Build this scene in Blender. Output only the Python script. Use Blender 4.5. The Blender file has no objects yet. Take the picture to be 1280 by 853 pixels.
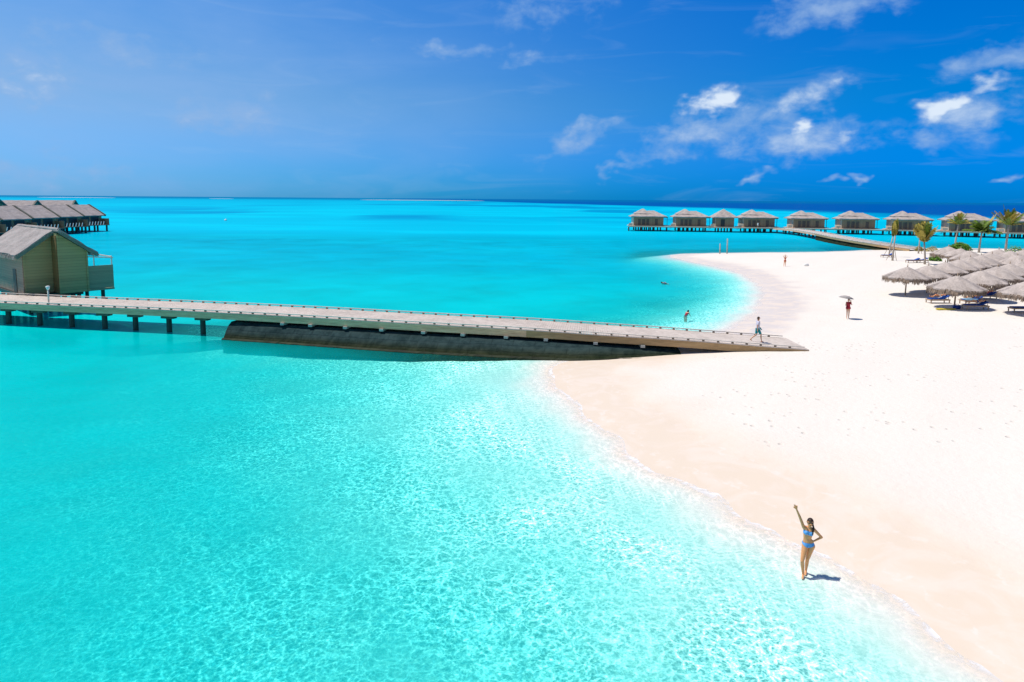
import bpy, bmesh, math, random
import numpy as np
from mathutils import Vector, Matrix, noise as mnoise
R = math.radians
random.seed(7)
S = bpy.context.scene
COL = S.collection

# ------------------------------------------------------------------ camera, sky, sun, exposure
F = 853.3; HC = 10.45; CY = 345            # the frame is a lower crop: optical centre above the middle
PITCH = math.atan((CY-249)/F); ROLL = math.atan(10/1280)
cam = bpy.data.cameras.new('camera'); co = bpy.data.objects.new('camera', cam); COL.objects.link(co)
cam.sensor_width = 36; cam.lens = 36*F/1280; cam.clip_end = 150000; cam.clip_start = .1; cam.shift_y = -(426.5-CY)/1280
co.matrix_world = Matrix.Translation((0, 0, HC)) @ Matrix.Rotation(math.pi/2-PITCH, 4, 'X') @ Matrix.Rotation(ROLL, 4, 'Z')
S.camera = co

SUN_EL = R(64.5); SUNDIR = Vector((1, -.22, 0)).normalized()         # light travels to the right, slightly to the viewer
sun = bpy.data.lights.new('sun', 'SUN'); sun.energy = 4.3; sun.angle = R(.5); sun.color = (1, .93, .83)
so = bpy.data.objects.new('sun', sun); COL.objects.link(so)
ldir = Vector((SUNDIR.x*math.cos(SUN_EL), SUNDIR.y*math.cos(SUN_EL), -math.sin(SUN_EL)))
so.rotation_euler = ldir.to_track_quat('-Z', 'Y').to_euler(); so.location = (-30, 20, 60)
TOSUN_AZ = math.atan2(-SUNDIR.x, -SUNDIR.y)                       # clockwise from +Y

S.view_settings.view_transform = 'Standard'; S.view_settings.look = 'None'
S.view_settings.exposure = .04; S.view_settings.gamma = 1
S.view_settings.use_curve_mapping = False

def ray(x, y):
    u, v = x-640, y-CY
    c, s = math.cos(ROLL), math.sin(ROLL)
    u, v = u*c+v*s, -u*s+v*c
    return Vector((u, F*math.cos(PITCH)-v*math.sin(PITCH), -F*math.sin(PITCH)-v*math.cos(PITCH)))
def at(x, y, z=0.):
    """survey helper: the point of the level z that was sighted at this place"""
    d = ray(x, y); t = (z-HC)/d.z
    return Vector((d.x*t, d.y*t, z))

# ------------------------------------------------------------------ node helpers
class NT:
    dim = '3D'
    def __init__(s, nt): s.nt = nt; nt.nodes.clear()
    def n(s, typ, props=None, **ins):
        nd = s.nt.nodes.new(typ)
        for k, v in (props or {}).items(): setattr(nd, k, v)
        for k, v in ins.items():
            k2 = int(k[1:]) if k[0] == 'i' and k[1:].isdigit() else k.replace('_', ' ')
            sk = nd.inputs[k2]
            if isinstance(v, bpy.types.NodeSocket): s.nt.links.new(v, sk)
            elif isinstance(v, bpy.types.Node): s.nt.links.new(v.outputs[0], sk)
            else: sk.default_value = v
        return nd
    def m(s, op, a, b=0., c=None, clamp=False):
        nd = s.nt.nodes.new('ShaderNodeMath'); nd.operation = op; nd.use_clamp = clamp
        for i, v in enumerate((a, b, c)):
            if v is None: continue
            if isinstance(v, bpy.types.Node): v = v.outputs[0]
            if isinstance(v, bpy.types.NodeSocket): s.nt.links.new(v, nd.inputs[i])
            else: nd.inputs[i].default_value = v
        return nd.outputs[0]
    def mr(s, v, a, b, c=0., d=1., smooth=True):
        nd = s.n('ShaderNodeMapRange', {'interpolation_type': 'SMOOTHSTEP' if smooth else 'LINEAR'}, i0=v, i1=a, i2=b, i3=c, i4=d)
        return nd.outputs[0]
    def mix(s, f, a, b, mode='MIX'):
        nd = s.nt.nodes.new('ShaderNodeMix'); nd.data_type = 'RGBA'; nd.blend_type = mode
        for k, v in ((0, f), (6, a), (7, b)):
            if isinstance(v, bpy.types.Node): v = v.outputs[0]
            if isinstance(v, bpy.types.NodeSocket): s.nt.links.new(v, nd.inputs[k])
            else: nd.inputs[k].default_value = v if k == 0 else (*v[:3], 1)
        return nd.outputs[2]
    def noise(s, vec, scale, detail=4, rough=.55, dist=0.):
        return s.n('ShaderNodeTexNoise', {'noise_dimensions': s.dim}, i0=vec, Scale=scale, Detail=detail, Roughness=rough, Distortion=dist).outputs[0]
    def mapping(s, vec, scale=(1, 1, 1), loc=(0, 0, 0), rot=(0, 0, 0)):
        return s.n('ShaderNodeMapping', Vector=vec, Scale=scale, Location=loc, Rotation=rot).outputs[0]
    def pos(s): return s.n('ShaderNodeNewGeometry').outputs['Position']
    def out(s, sh, world=False):
        o = s.nt.nodes.new('ShaderNodeOutputWorld' if world else 'ShaderNodeOutputMaterial')
        s.nt.links.new(sh.outputs[0], o.inputs[0])

# ---- world
W = bpy.data.worlds.new('World'); S.world = W; W.use_nodes = True
W.cycles.sampling_method = 'MANUAL'; W.cycles.sample_map_resolution = 256
w = NT(W.node_tree); w.dim = '2D'
sky = w.n('ShaderNodeTexSky', {'sky_type': 'NISHITA', 'sun_disc': False, 'sun_elevation': SUN_EL,
          'sun_rotation': TOSUN_AZ, 'air_density': 1.0, 'dust_density': .3, 'ozone_density': 3.0, 'altitude': 0})
tc = w.n('ShaderNodeTexCoord').outputs['Generated']
sep = w.n('ShaderNodeSeparateXYZ', Vector=tc)
dx, dy, dz = sep.outputs
az = w.m('ARCTAN2', dx, dy)                                        # 0 straight ahead, + to the right
hyp = w.m('SQRT', w.m('ADD', w.m('MULTIPLY', dx, dx), w.m('MULTIPLY', dy, dy)))
el = w.m('ARCTAN2', dz, hyp)
front = w.mr(w.m('ABSOLUTE', az), 1.5, 2.2, 1, 0)
base = sky.outputs[0]
# saturated tropical air: grade the sky's own colour, deeper to the right (away from the sun)
side = w.mr(az, -.75, .55, 0, 1)
grade = w.mix(side, (.86, 1.10, 1.28), (.0, .62, 1.36))
elf = w.mr(el, 0, .35, 0, 1)
grade = w.mix(elf, grade, w.mix(side, (.42, 1.12, 1.75), (.0, .72, 1.75)))
lowf = w.mr(el, .0, .15, 1, 0)
grade = w.mix(lowf, grade, w.mix(1., grade, w.mix(w.mr(az, -.62, -.05), (.27, .80, 1.54), (.04, .76, 1.38)), 'MULTIPLY'))
aw = w.m('MULTIPLY', front, w.mr(el, .45, .9, 1, 0))
grade = w.mix(aw, (.85, .95, 1.15), grade)
col = w.mix(1., base, grade, 'MULTIPLY')
azel = w.n('ShaderNodeCombineXYZ', X=az, Y=el, Z=0.).outputs[0]
n1 = w.noise(w.mapping(azel, (7, 19, 1), (.3, 0, 0)), 1.0, 5, .62, .35)
n2 = w.noise(w.mapping(azel, (2.2, 9, 1), (4.3, 2, 0)), 1.0, 4, .55, .5)
# thin veil on the left
veil = w.m('MULTIPLY', w.mr(az, -.75, .22, 1, 0), w.mr(w.m('ABSOLUTE', w.m('SUBTRACT', el, .11)), 0.05, .26, 1, 0))
veil = w.m('MULTIPLY', veil, w.mr(n2, .25, .75, .35, 1.0))
veil = w.m('MULTIPLY', veil, w.mr(n1, .25, .7, .62, 1.0))
veil = w.m('MULTIPLY', veil, front)
col = w.mix(w.m('MULTIPLY', veil, .85), col, (3.4, 5.9, 10.6))
def azel_of(px, py):
    d = ray(px, py); return math.atan2(d.x, d.y), math.atan2(d.z, math.hypot(d.x, d.y))
CL = [  # px, py, half-width, half-height, density, brightness, tilt
    (896, 126, 34, 17, 1.1, .95, .25), (858, 170, 60, 22, .95, .42, .45), (830, 188, 40, 14, .8, .35, .1), (920, 150, 50, 26, .75, .3, .2), (1000, 176, 98, 20, .95, .48, .1), (965, 155, 60, 24, .75, .36, .3),
    (1018, 120, 50, 16, .85, .62, .35), (1045, 108, 20, 9, .8, .8, .1), (996, 158, 20, 12, 1.0, .95, .3), (1064, 172, 22, 11, .85, .65, .4),
    (1204, 146, 64, 30, .95, .5, .3), (1180, 132, 34, 14, 1.1, .95, .55), (1228, 106, 34, 9, .95, .85, .1), (1165, 172, 50, 12, .8, .4, -.1),
    (720, 176, 46, 14, .8, .36, .5), (740, 160, 24, 10, .8, .45, .5), (770, 212, 22, 7, .75, .36, .2), (1040, 8, 84, 22, .85, .36, .1), (1245, 72, 66, 17, .85, .36, .3),
    (947, 221, 21, 7, .9, .45, .3), (1036, 223, 17, 5, .85, .42, 0), (1071, 222, 14, 5, .85, .42, .1), (1270, 222, 15, 5, .85, .42, .1),
    (44, 102, 46, 34, .85, .62, .2), (590, 66, 110, 9, .6, .38, -.05), (690, 8, 80, 24, .5, .3, .2), (540, 58, 36, 7, .7, .42, 0), (285, 145, 66, 24, .7, .3, 0), (70, 215, 120, 22, .6, .3, 0), (150, 60, 110, 20, .55, .3, -.1)]
wA = w.n('ShaderNodeTexNoise', {'noise_dimensions': '2D'}, i0=w.mapping(azel, (16, 26, 1), (7, 3, 0)), Scale=1., Detail=3, Roughness=.6)
wsx, wsy, _ = w.n('ShaderNodeSeparateXYZ', Vector=wA.outputs[1]).outputs
azw = w.m('ADD', az, w.m('MULTIPLY', w.m('SUBTRACT', wsx, .5), .075)); elw = w.m('ADD', el, w.m('MULTIPLY', w.m('SUBTRACT', wsy, .5), .048))
azelw = w.n('ShaderNodeCombineXYZ', X=azw, Y=elw, Z=0.).outputs[0]
dens = None; brt = None
for px, py, hw, hh, de, br, ti in CL:
    a, e = azel_of(px, py); c = math.cos(a)
    sx = hw/F*c*c/1.1; sy = hh/F*c
    q = w.n('ShaderNodeMapping', {'vector_type': 'TEXTURE'}, Vector=azelw, Location=(a, e, 0), Rotation=(0, 0, ti), Scale=(sx*1.9, sy*1.9, 1)).outputs[0]
    r2 = w.n('ShaderNodeVectorMath', {'operation': 'LENGTH'}, i0=q).outputs['Value']
    g = w.mr(r2, 0., 1., de, 0.)
    gb = w.m('MULTIPLY', g, br)
    dens = g if dens is None else w.m('MAXIMUM', dens, g)
    brt = gb if brt is None else w.m('MAXIMUM', brt, gb)
n3 = w.noise(w.mapping(azel, (23, 36, 1), (1.3, 0, 0), (0, 0, .2)), 1.0, 6, .58, .15)
dd = w.m('ADD', dens, w.m('MULTIPLY', w.m('SUBTRACT', n3, .5), 1.7))
cm = w.m('MULTIPLY', w.mr(dd, .10, 1.05), w.mr(dens, .02, .3))
cm = w.m('MULTIPLY', cm, front)
bb = w.m('ADD', brt, w.m('MULTIPLY', w.m('SUBTRACT', n3, .5), .9))
ccol = w.mix(w.mr(bb, .25, 1.05), (3.7, 6.0, 9.9), (9.4, 10.8, 12.6))
cmw = w.m('MULTIPLY', cm, w.mr(bb, .2, 1.0, .62, 1.0))
col = w.mix(cmw, col, ccol)
# wispy streaks high up
wisp = w.m('MULTIPLY', w.mr(w.noise(w.mapping(azel, (5, 34, 1), (9, 1, 0), (0, 0, .05)), 1., 4, .6, .7), .52, .82), .10)
col = w.mix(w.m('MULTIPLY', wisp, front), col, (5.6, 7.6, 10.5))
bg = w.n('ShaderNodeBackground', Color=col, Strength=.075)
w.out(bg, True)

# ------------------------------------------------------------------ object helpers
def tag(o, label=None, cat=None, group=None, kind=None):
    if label: o['label'] = label
    if cat: o['category'] = cat
    if group: o['group'] = group
    if kind: o['kind'] = kind
    return o
def empty(name, loc=(0, 0, 0), rz=0., label=None, cat=None, group=None):
    o = bpy.data.objects.new(name, None); COL.objects.link(o); o.location = loc; o.rotation_euler = (0, 0, rz)
    o.empty_display_size = .1
    return tag(o, label, cat, group)
def link(name, me, mat=None, parent=None, smooth=False):
    o = bpy.data.objects.new(name, me); COL.objects.link(o)
    if mat: me.materials.append(mat)
    if parent: o.parent = parent
    if smooth: me.polygons.foreach_set('use_smooth', [True]*len(me.polygons))
    return o
def build(name, bm, mat=None, parent=None, smooth=False):
    me = bpy.data.meshes.new(name); bm.to_mesh(me); bm.free()
    return link(name, me, mat, parent, smooth)
def copy_tree(o, parent=None):
    c = o.copy(); COL.objects.link(c)
    if parent: c.parent = parent
    for ch in [k for k in KIDS(o)]: copy_tree(ch, c)
    return c
def KIDS(o): return [k for k in bpy.data.objects if k.parent == o]
def box(bm, c, s, rz=0., M=None):
    m = Matrix.Translation(c) @ Matrix.Rotation(rz, 4, 'Z') @ Matrix.Diagonal((*s, 1))
    if M: m = M @ m
    bmesh.ops.create_cube(bm, size=1, matrix=m)
def bar(bm, a, b, wd, ht, up=Vector((0, 0, 1))):
    a = Vector(a); b = Vector(b); d = b-a; L = d.length; x = d/L
    y = up.cross(x); y.normalize(); z = x.cross(y)
    m = Matrix.Translation((a+b)/2) @ Matrix((x, y, z)).transposed().to_4x4() @ Matrix.Diagonal((L, wd, ht, 1))
    bmesh.ops.create_cube(bm, size=1, matrix=m)
def tube(bm, pts, rad, seg=8):
    rings = []
    pts = [Vector(p) for p in pts]
    for i, p in enumerate(pts):
        t = (pts[min(i+1, len(pts)-1)]-pts[max(i-1, 0)]).normalized()
        a = t.cross(Vector((0, 1, 0)) if abs(t.y) < .9 else Vector((1, 0, 0))).normalized(); b = t.cross(a)
        r = rad[i] if hasattr(rad, '__len__') else rad
        rings.append([bm.verts.new(p+(a*math.cos(k*2*math.pi/seg)+b*math.sin(k*2*math.pi/seg))*r) for k in range(seg)])
    for u, v in zip(rings[:-1], rings[1:]):
        for k in range(seg): bm.faces.new((u[k], v[k], v[(k+1) % seg], u[(k+1) % seg]))
    bm.faces.new(rings[0]); bm.faces.new(rings[-1][::-1])
def prism(bm, prof, origin, ax, ay, az, L):
    """profile (u,v) in plane ax,ay extruded L along az"""
    o = Vector(origin); f = [bm.verts.new(o+ax*u+ay*v) for u, v in prof]; b = [bm.verts.new(o+ax*u+ay*v+az*L) for u, v in prof]
    n = len(prof); bm.faces.new(f[::-1]); bm.faces.new(b)
    for i in range(n): bm.faces.new((f[i], f[(i+1) % n], b[(i+1) % n], b[i]))

def mat(name, fn):
    m = bpy.data.materials.new(name); m.use_nodes = True; fn(NT(m.node_tree)); return m
def simple(name, c, rough=.7, var=.12, scale=6., bump=.0, stretch=(1, 1, 1), c2=None, spec=.3, sheet=0):
    def f(t):
        v = t.mapping(t.n('ShaderNodeTexCoord').outputs['Object'], stretch)
        n = t.noise(v, scale, 5, .6)
        big = t.noise(v, scale*.17, 3, .5)
        a = tuple(k*(1-var) for k in c); b = tuple(min(1, k*(1+var)) for k in (c2 or c))
        cc = t.mix(t.mr(t.m('ADD', t.m('MULTIPLY', n, .6), t.m('MULTIPLY', big, .4)), .35, .65), a, b)
        bs = t.n('ShaderNodeBsdfPrincipled', Base_Color=cc, Roughness=rough)
        bs.inputs['Specular IOR Level'].default_value = spec
        if bump:
            bp = t.n('ShaderNodeBump', Strength=bump, Distance=.03, Height=n); t.nt.links.new(bp.outputs[0], bs.inputs['Normal'])
        t.out(bs)
    return mat(name, f)
def boards(name, c, pitch, axis=2, var=.2, rough=.75):
    """wooden boards: each board its own tone, dark joints; axis = direction across the boards"""
    def f(t):
        oc = t.n('ShaderNodeTexCoord').outputs['Object']
        sp = t.n('ShaderNodeSeparateXYZ', Vector=oc).outputs[axis]
        q = t.m('DIVIDE', sp, pitch); idx = t.m('FLOOR', q); fr = t.m('FRACT', q)
        wn = t.n('ShaderNodeTexWhiteNoise', {'noise_dimensions': '1D'}, W=idx).outputs[0]
        st = [6, 6, 6]; st[axis] = 40
        g = t.noise(t.mapping(oc, tuple(k*.3 for k in st)), 1, 5, .6)
        tone = t.m('ADD', t.m('MULTIPLY', wn, .5), t.m('MULTIPLY', g, .5))
        cc = t.mix(tone, tuple(k*(1-var) for k in c), tuple(k*(1+var) for k in c))
        joint = t.mr(t.m('ABSOLUTE', t.m('SUBTRACT', fr, .5)), .44, .49)
        cc = t.mix(t.m('MULTIPLY', joint, .65), cc, tuple(k*.25 for k in c))
        bs = t.n('ShaderNodeBsdfPrincipled', Base_Color=cc, Roughness=rough)
        bp = t.n('ShaderNodeBump', Strength=.5, Distance=.02, Height=t.m('SUBTRACT', 1, joint)); t.nt.links.new(bp.outputs[0], bs.inputs['Normal'])
        t.out(bs)
    return mat(name, f)

M = {}
M['deck'] = simple('weathered_deck', (.52, .455, .40), .8, .10, 3, .15, (1, 1, 1), (.58, .51, .455))
M['beam'] = simple('pale_timber', (.92, .475, .29), .8, .25, 2.2, .3, (.6, .6, 9))
M['beam_warm'] = simple('warm_timber', (.45, .30, .15), .8, .25, 2.2, .3, (.6, .6, 9))
M['rail'] = simple('rail_timber', (.74, .68, .60), .75, .15, 5)
M['block'] = simple('dark_block', (.20, .15, .11), .8, .2, 6)
M['pile'] = simple('wet_pile', (.035, .05, .05), .5, .3, 3, .3, (1, 1, .6))
M['cap'] = simple('pile_cap', (.10, .11, .09), .7, .3, 3)
def stone_mat(t):
    oc = t.n('ShaderNodeTexCoord').outputs['Object']; x, y, z = t.n('ShaderNodeSeparateXYZ', Vector=oc).outputs
    v = t.n('ShaderNodeCombineXYZ', X=t.m('SUBTRACT', x, t.m('MULTIPLY', y, .2)), Y=t.m('ADD', z, t.m('MULTIPLY', t.noise(oc, .8, 2), .18)), Z=0.).outputs[0]
    bk = t.n('ShaderNodeTexBrick', {'offset': .5}, Vector=v, Color1=(.9, .9, .9, 1), Color2=(.45, .45, .45, 1), Mortar=(.12, .12, .12, 1), Scale=1., Mortar_Size=.035, Mortar_Smooth=.4, Brick_Width=1.5, Row_Height=.36)
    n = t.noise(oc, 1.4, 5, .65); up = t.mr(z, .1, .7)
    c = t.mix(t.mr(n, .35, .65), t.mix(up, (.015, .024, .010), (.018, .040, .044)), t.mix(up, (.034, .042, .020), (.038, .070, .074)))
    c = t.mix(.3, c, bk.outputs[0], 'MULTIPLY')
    bs = t.n('ShaderNodeBsdfPrincipled', Base_Color=c, Roughness=.9); bs.inputs['Specular IOR Level'].default_value = .1
    bp = t.n('ShaderNodeBump', Strength=.5, Distance=.05, Height=t.m('ADD', bk.outputs[1], t.m('MULTIPLY', n, -.8))); bp.invert = True; t.nt.links.new(bp.outputs[0], bs.inputs['Normal'])
    t.out(bs)
M['stone'] = mat('mossy_wall', stone_mat)
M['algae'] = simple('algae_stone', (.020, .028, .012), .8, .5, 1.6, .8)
M['concrete'] = simple('pale_concrete', (.5, .5, .46), .8, .1, 4)
def thatch(name, c):
    def f(t):
        oc = t.n('ShaderNodeTexCoord').outputs['Object']
        n = t.noise(t.mapping(oc, (7, 7, 3)), 1, 6, .7); b = t.noise(oc, .8, 4, .6); fi = t.noise(t.mapping(oc, (40, 40, 9)), 1, 4, .7)
        k = t.m('ADD', t.m('MULTIPLY', n, .4), t.m('ADD', t.m('MULTIPLY', b, .35), t.m('MULTIPLY', fi, .25)))
        cc = t.mix(t.mr(k, .34, .66), tuple(x*.62 for x in c), tuple(x*1.28 for x in c))
        bs = t.n('ShaderNodeBsdfPrincipled', Base_Color=cc, Roughness=.95)
        bp = t.n('ShaderNodeBump', Strength=.9, Distance=.06, Height=k); t.nt.links.new(bp.outputs[0], bs.inputs['Normal'])
        t.out(bs)
    return mat(name, f)
M['thatch'] = thatch('grey_thatch', (.48, .415, .375))
M['bung_thatch'] = thatch('worn_thatch', (.43, .37, .34))
M['villa_thatch'] = thatch('dull_thatch', (.36, .32, .31))
M['fringe'] = simple('thatch_fringe', (.27, .20, .15), .95, .35, 9)
M['gable'] = boards('olive_boards', (.36, .32, .15), .26)
M['shade_brown'] = boards('shade_brown_boards', (.20, .13, .045), .26)  # darker board tone carries the shade under the roof overhang
M['wall'] = boards('beige_boards', (.43, .29, .205), .22)
M['fascia'] = simple('teal_fascia', (.13, .19, .15), .7, .2, 4)
M['screen'] = boards('balcony_boards', (.30, .29, .19), .14)
M['reed_door'] = simple('brown_door', (.13, .095, .08), .6, .2, 3)
M['dark'] = simple('dark_opening', (.03, .03, .035), .4, .2, 3, spec=.5)
M['farwall'] = boards('brown_reed_wall', (.33, .225, .14), .3, 0)
M['farwall2'] = simple('pale_wall', (.62, .54, .42), .8, .1, 2)
M['white'] = simple('white_paint', (.8, .8, .78), .6, .04, 3)
M['pole'] = simple('parasol_pole', (.42, .31, .22), .8, .2, 6, .2, (3, 3, .6))
M['trunk'] = simple('palm_trunk', (.42, .36, .30), .9, .25, 9, .6, (1, 1, 4))
M['leaf_g'] = simple('frond_green', (.12, .19, .02), .6, .45, 2.0)
M['leaf_y'] = simple('frond_yellow', (.42, .33, .06), .6, .4, 2.0)
M['bush'] = simple('bush_leaf', (.11, .25, .012), .6, .45, 3.0)
M['blue'] = simple('blue_mattress', (.012, .075, .36), .7, .2, 5)
M['ltblue'] = simple('pale_blue_towel', (.25, .45, .62), .9, .2, 5)
M['navy'] = simple('blue_bag', (.01, .05, .30), .7, .1, 5)
M['yellow'] = simple('yellow_float', (.75, .60, .05), .5, .08, 4)
M['lwood'] = simple('lounger_wood', (.48, .36, .26), .7, .2, 6, .1)
M['skin'] = simple('tan_skin', (.80, .35, .155), .5, .07, 8)
M['skin2'] = simple('fair_skin', (.66, .38, .25), .5, .07, 8)
M['hair'] = simple('brown_hair', (.035, .018, .012), .5, .3, 20)
M['bikini'] = simple('blue_bikini', (.10, .33, .70), .6, .2, 14)
M['shirt'] = simple('white_shirt', (.62, .60, .72), .9, .06, 6)
M['shorts'] = simple('teal_shorts', (.01, .27, .30), .8, .15, 6)
M['red'] = simple('red_top', (.42, .03, .05), .8, .3, 6)
M['grey'] = simple('grey_cloth', (.36, .33, .32), .8, .3, 5)
M['black'] = simple('black_plastic', (.01, .01, .012), .25, .1, 5, spec=.5)

# ------------------------------------------------------------------ terrain: sand and seabed, sea surface
shore_px = [(1250, 850), (1188, 801), (1155, 771), (1110, 745), (1073, 725), (1024, 696), (975, 665), (935, 641), (905, 618), (877, 604), (840, 592),
            (800, 570), (775, 545), (740, 527), (710, 502), (693, 482), (691, 466), (706, 455), (724, 449), (770, 440), (830, 431), (890, 420),
            (918, 410), (938, 397), (952, 382), (958, 368), (950, 354), (930, 343), (900, 334.5), (868, 328), (845, 324), (832, 320.5),
            (850, 317.6), (885, 316.5), (930, 316.2), (990, 315.6), (1050, 314.4), (1100, 312.3), (1140, 310.6), (1200, 310.5), (1280, 311.5)]
poly = [at(*p).to_2d() for p in shore_px]
poly = [(-p[0]*0+p[0], p[1]) for p in poly]
p0 = poly[0]
pre = [(60, -60), (34, -22), (24, -6), (17, 2.5)]
post = [(150, 152), (260, 140), (320, 60), (300, -60)]
LAND = np.array(pre+poly+post)
# smooth the outline
def chaikin(P, n=2):
    for _ in range(n):
        Q = np.roll(P, -1, 0); P = np.stack([P*.75+Q*.25, P*.25+Q*.75], 1).reshape(-1, 2)
    return P
LANDS = chaikin(LAND, 2)
def sdf(X, Y):
    P = LANDS; Q = np.roll(P, -1, 0); best = np.full(X.shape, 1e18); inside = np.zeros(X.shape, bool)
    for (ax, ay), (bx, by) in zip(P, Q):
        ex, ey = bx-ax, by-ay; L = ex*ex+ey*ey+1e-12
        t = np.clip(((X-ax)*ex+(Y-ay)*ey)/L, 0, 1)
        d = (X-ax-t*ex)**2+(Y-ay-t*ey)**2; best = np.minimum(best, d)
        if ay != by:
            c = ((ay > Y) != (by > Y)) & (X < (bx-ax)*(Y-ay)/(by-ay)+ax); inside ^= c
    return np.where(inside, -1, 1)*np.sqrt(best)               # + seaward, - inland
def wob(X, Y):
    return (.16*np.sin(X*.9+1.3*np.sin(Y*.5))+.14*np.sin(Y*1.25+X*.35+1)+.08*np.sin(X*2.7-Y*1.9)+.22*np.sin(X*.31-Y*.23+2))
def height(X, Y):
    s = sdf(X, Y)+wob(X, Y)*np.clip(1, 0, 1)
    se = np.clip(s, 0, 200)*np.interp(Y, [44, 54, 80], [1., 1.5, 1.9])
    dep = .02*np.clip(se, 0, 1)+1.98*(1-np.exp(-(np.clip(se-.5, 0, 300)/16.0)**1.42))
    gd = np.abs((Y-50.5)+(X+9)*.19); dep = dep*(1-.72*np.exp(-(gd/5.5)**2)*np.clip((X+30)/10, 0, 1))
    inl = np.clip(-s, 0, None)
    h = .95*(1-np.exp(-inl/14.))+.03*np.sin(X*.33+Y*.21)*np.clip(inl/6, 0, 1)+.02*np.sin(X*.9-Y*.7)*np.clip(inl/6, 0, 1)
    bed = .05*np.sin(X*.8+.6*np.sin(Y*.7))*np.sin(Y*.9+.5*np.sin(X*.6))*np.clip(s/6, 0, 1)
    return np.where(s > 0, -dep+bed, h), s
def gz(x, y):
    h, _ = height(np.array([float(x)]), np.array([float(y)])); return float(h[0])
def axis(a, b, st, g1, lim1, g2, lo, hi):
    v = list(np.arange(a, b+1e-6, st))
    x, d = v[-1], st
    while x < hi: d *= g1 if x-b < lim1 else g2; x += d; v.append(x)
    x, d = v[0], st
    while x > lo: d *= g1 if a-x < lim1 else g2; x -= d; v.insert(0, x)
    return np.array(v)
XS = axis(-14, 48, .33, 1.016, 110, 1.13, -45000, 45000)
YS = axis(7, 64, .33, 1.016, 110, 1.10, -800, 60000)
GX, GY = np.meshgrid(XS, YS); GH, GS = height(GX.ravel(), GY.ravel())
NX, NY = len(XS), len(YS)
idx = np.arange(NX*NY).reshape(NY, NX)
FACES = np.stack([idx[:-1, :-1], idx[:-1, 1:], idx[1:, 1:], idx[1:, :-1]], -1).reshape(-1, 4)
def sheet(name, Z, keep, attrs, material):
    used = np.zeros(NX*NY, bool); fc = FACES[keep]; used[fc.ravel()] = True
    remap = np.cumsum(used)-1; V = np.stack([GX.ravel(), GY.ravel(), Z], -1)[used]; fc = remap[fc]
    me = bpy.data.meshes.new(name); me.vertices.add(len(V)); me.vertices.foreach_set('co', V.ravel().astype(np.float32))
    me.loops.add(fc.size); me.loops.foreach_set('vertex_index', fc.ravel().astype(np.int32))
    me.polygons.add(len(fc)); me.polygons.foreach_set('loop_start', (np.arange(len(fc))*4).astype(np.int32))
    me.polygons.foreach_set('loop_total', np.full(len(fc), 4, np.int32)) if False else None
    me.update(calc_edges=True); me.validate()
    for k, a in attrs.items():
        at_ = me.attributes.new(k, 'FLOAT', 'POINT'); at_.data.foreach_set('value', a[used].astype(np.float32))
    return link(name, me, material, smooth=True)

def sand_mat(t):
    P = t.pos(); sh = t.n('ShaderNodeAttribute', {'attribute_name': 'shore'}).outputs['Fac']
    n = t.noise(P, .35, 5, .55, .4); nf = t.noise(P, 3.0, 4, .6); ng = t.noise(P, 45, 3, .6)
    inl = t.m('ADD', t.m('MULTIPLY', sh, -1), t.m('MULTIPLY', t.m('SUBTRACT', n, .5), 4.2))
    wet = t.mr(inl, 2.5, 4.7, 1, 0)
    damp = t.mr(inl, 3, 7.5, 1, 0)
    # lagoon side wash is greyer
    sy = t.n('ShaderNodeSeparateXYZ', Vector=P).outputs[1]
    lag = t.mr(sy, 44, 52)
    wetc = t.mix(lag, (.74, .63, .51), (.66, .60, .56))
    pw = t.noise(P, .55, 4, .6, 1.2)
    wetc = t.mix(t.mr(pw, .42, .66), wetc, (.77, .67, .57))
    dry = t.mix(t.m('ADD', t.m('MULTIPLY', nf, .5), t.m('MULTIPLY', n, .5)), (.74, .688, .615), (.81, .765, .70))
    c = t.mix(t.m('MULTIPLY', damp, .5), dry, t.mix(lag, (.76, .62, .50), (.72, .65, .58)))
    c = t.mix(wet, c, wetc)
    c = t.mix(t.m('MULTIPLY', t.mr(ng, .55, .75), .12), c, (.45, .36, .28))
    # old swash lines
    sw = t.noise(t.mapping(P, (1, 1, 1)), .9, 4, .6, .6)
    line = t.m('SINE', t.m('ADD', t.m('MULTIPLY', sh, 2.6), t.m('MULTIPLY', sw, 7)))
    line = t.m('MULTIPLY', t.mr(line, .9, 1.0), t.m('MULTIPLY', wet, t.mr(nf, .45, .65)))
    c = t.mix(t.m('MULTIPLY', line, .5), c, (.80, .74, .68))
    # bed under water: clean pale sand with dark weed towards the groyne
    under = t.mr(sh, 0., 1.0)
    c = t.mix(under, c, (.73, .735, .67))
    # footprints and trampled sand
    v1 = t.n('ShaderNodeTexVoronoi', i0=P, Scale=1.7, Randomness=1.).outputs['Distance']
    trk = t.mr(t.noise(P, .16, 3, .5, .8), .46, .60)
    foot = t.m('MULTIPLY', t.mr(v1, .08, .24, 1, 0), t.m('MULTIPLY', trk, t.mr(inl, 3, 7)))
    c = t.mix(t.m('MULTIPLY', foot, .25), c, (.62, .50, .40))
    hgt = t.m('ADD', t.m('MULTIPLY', foot, -.6), t.m('ADD', t.m('MULTIPLY', nf, .45), t.m('MULTIPLY', ng, .10)))
    hgt = t.m('MULTIPLY', hgt, t.mr(inl, 1.5, 6, .12, 1))
    bp = t.n('ShaderNodeBump', Strength=.75, Distance=.12, Height=hgt)
    ro = t.mix(wet, (.95, .95, .95), (.55, .55, .55))
    bs = t.n('ShaderNodeBsdfPrincipled', Base_Color=c, Roughness=ro, Normal=bp)
    bs.inputs['Specular IOR Level'].default_value = .15
    t.out(bs)
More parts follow.
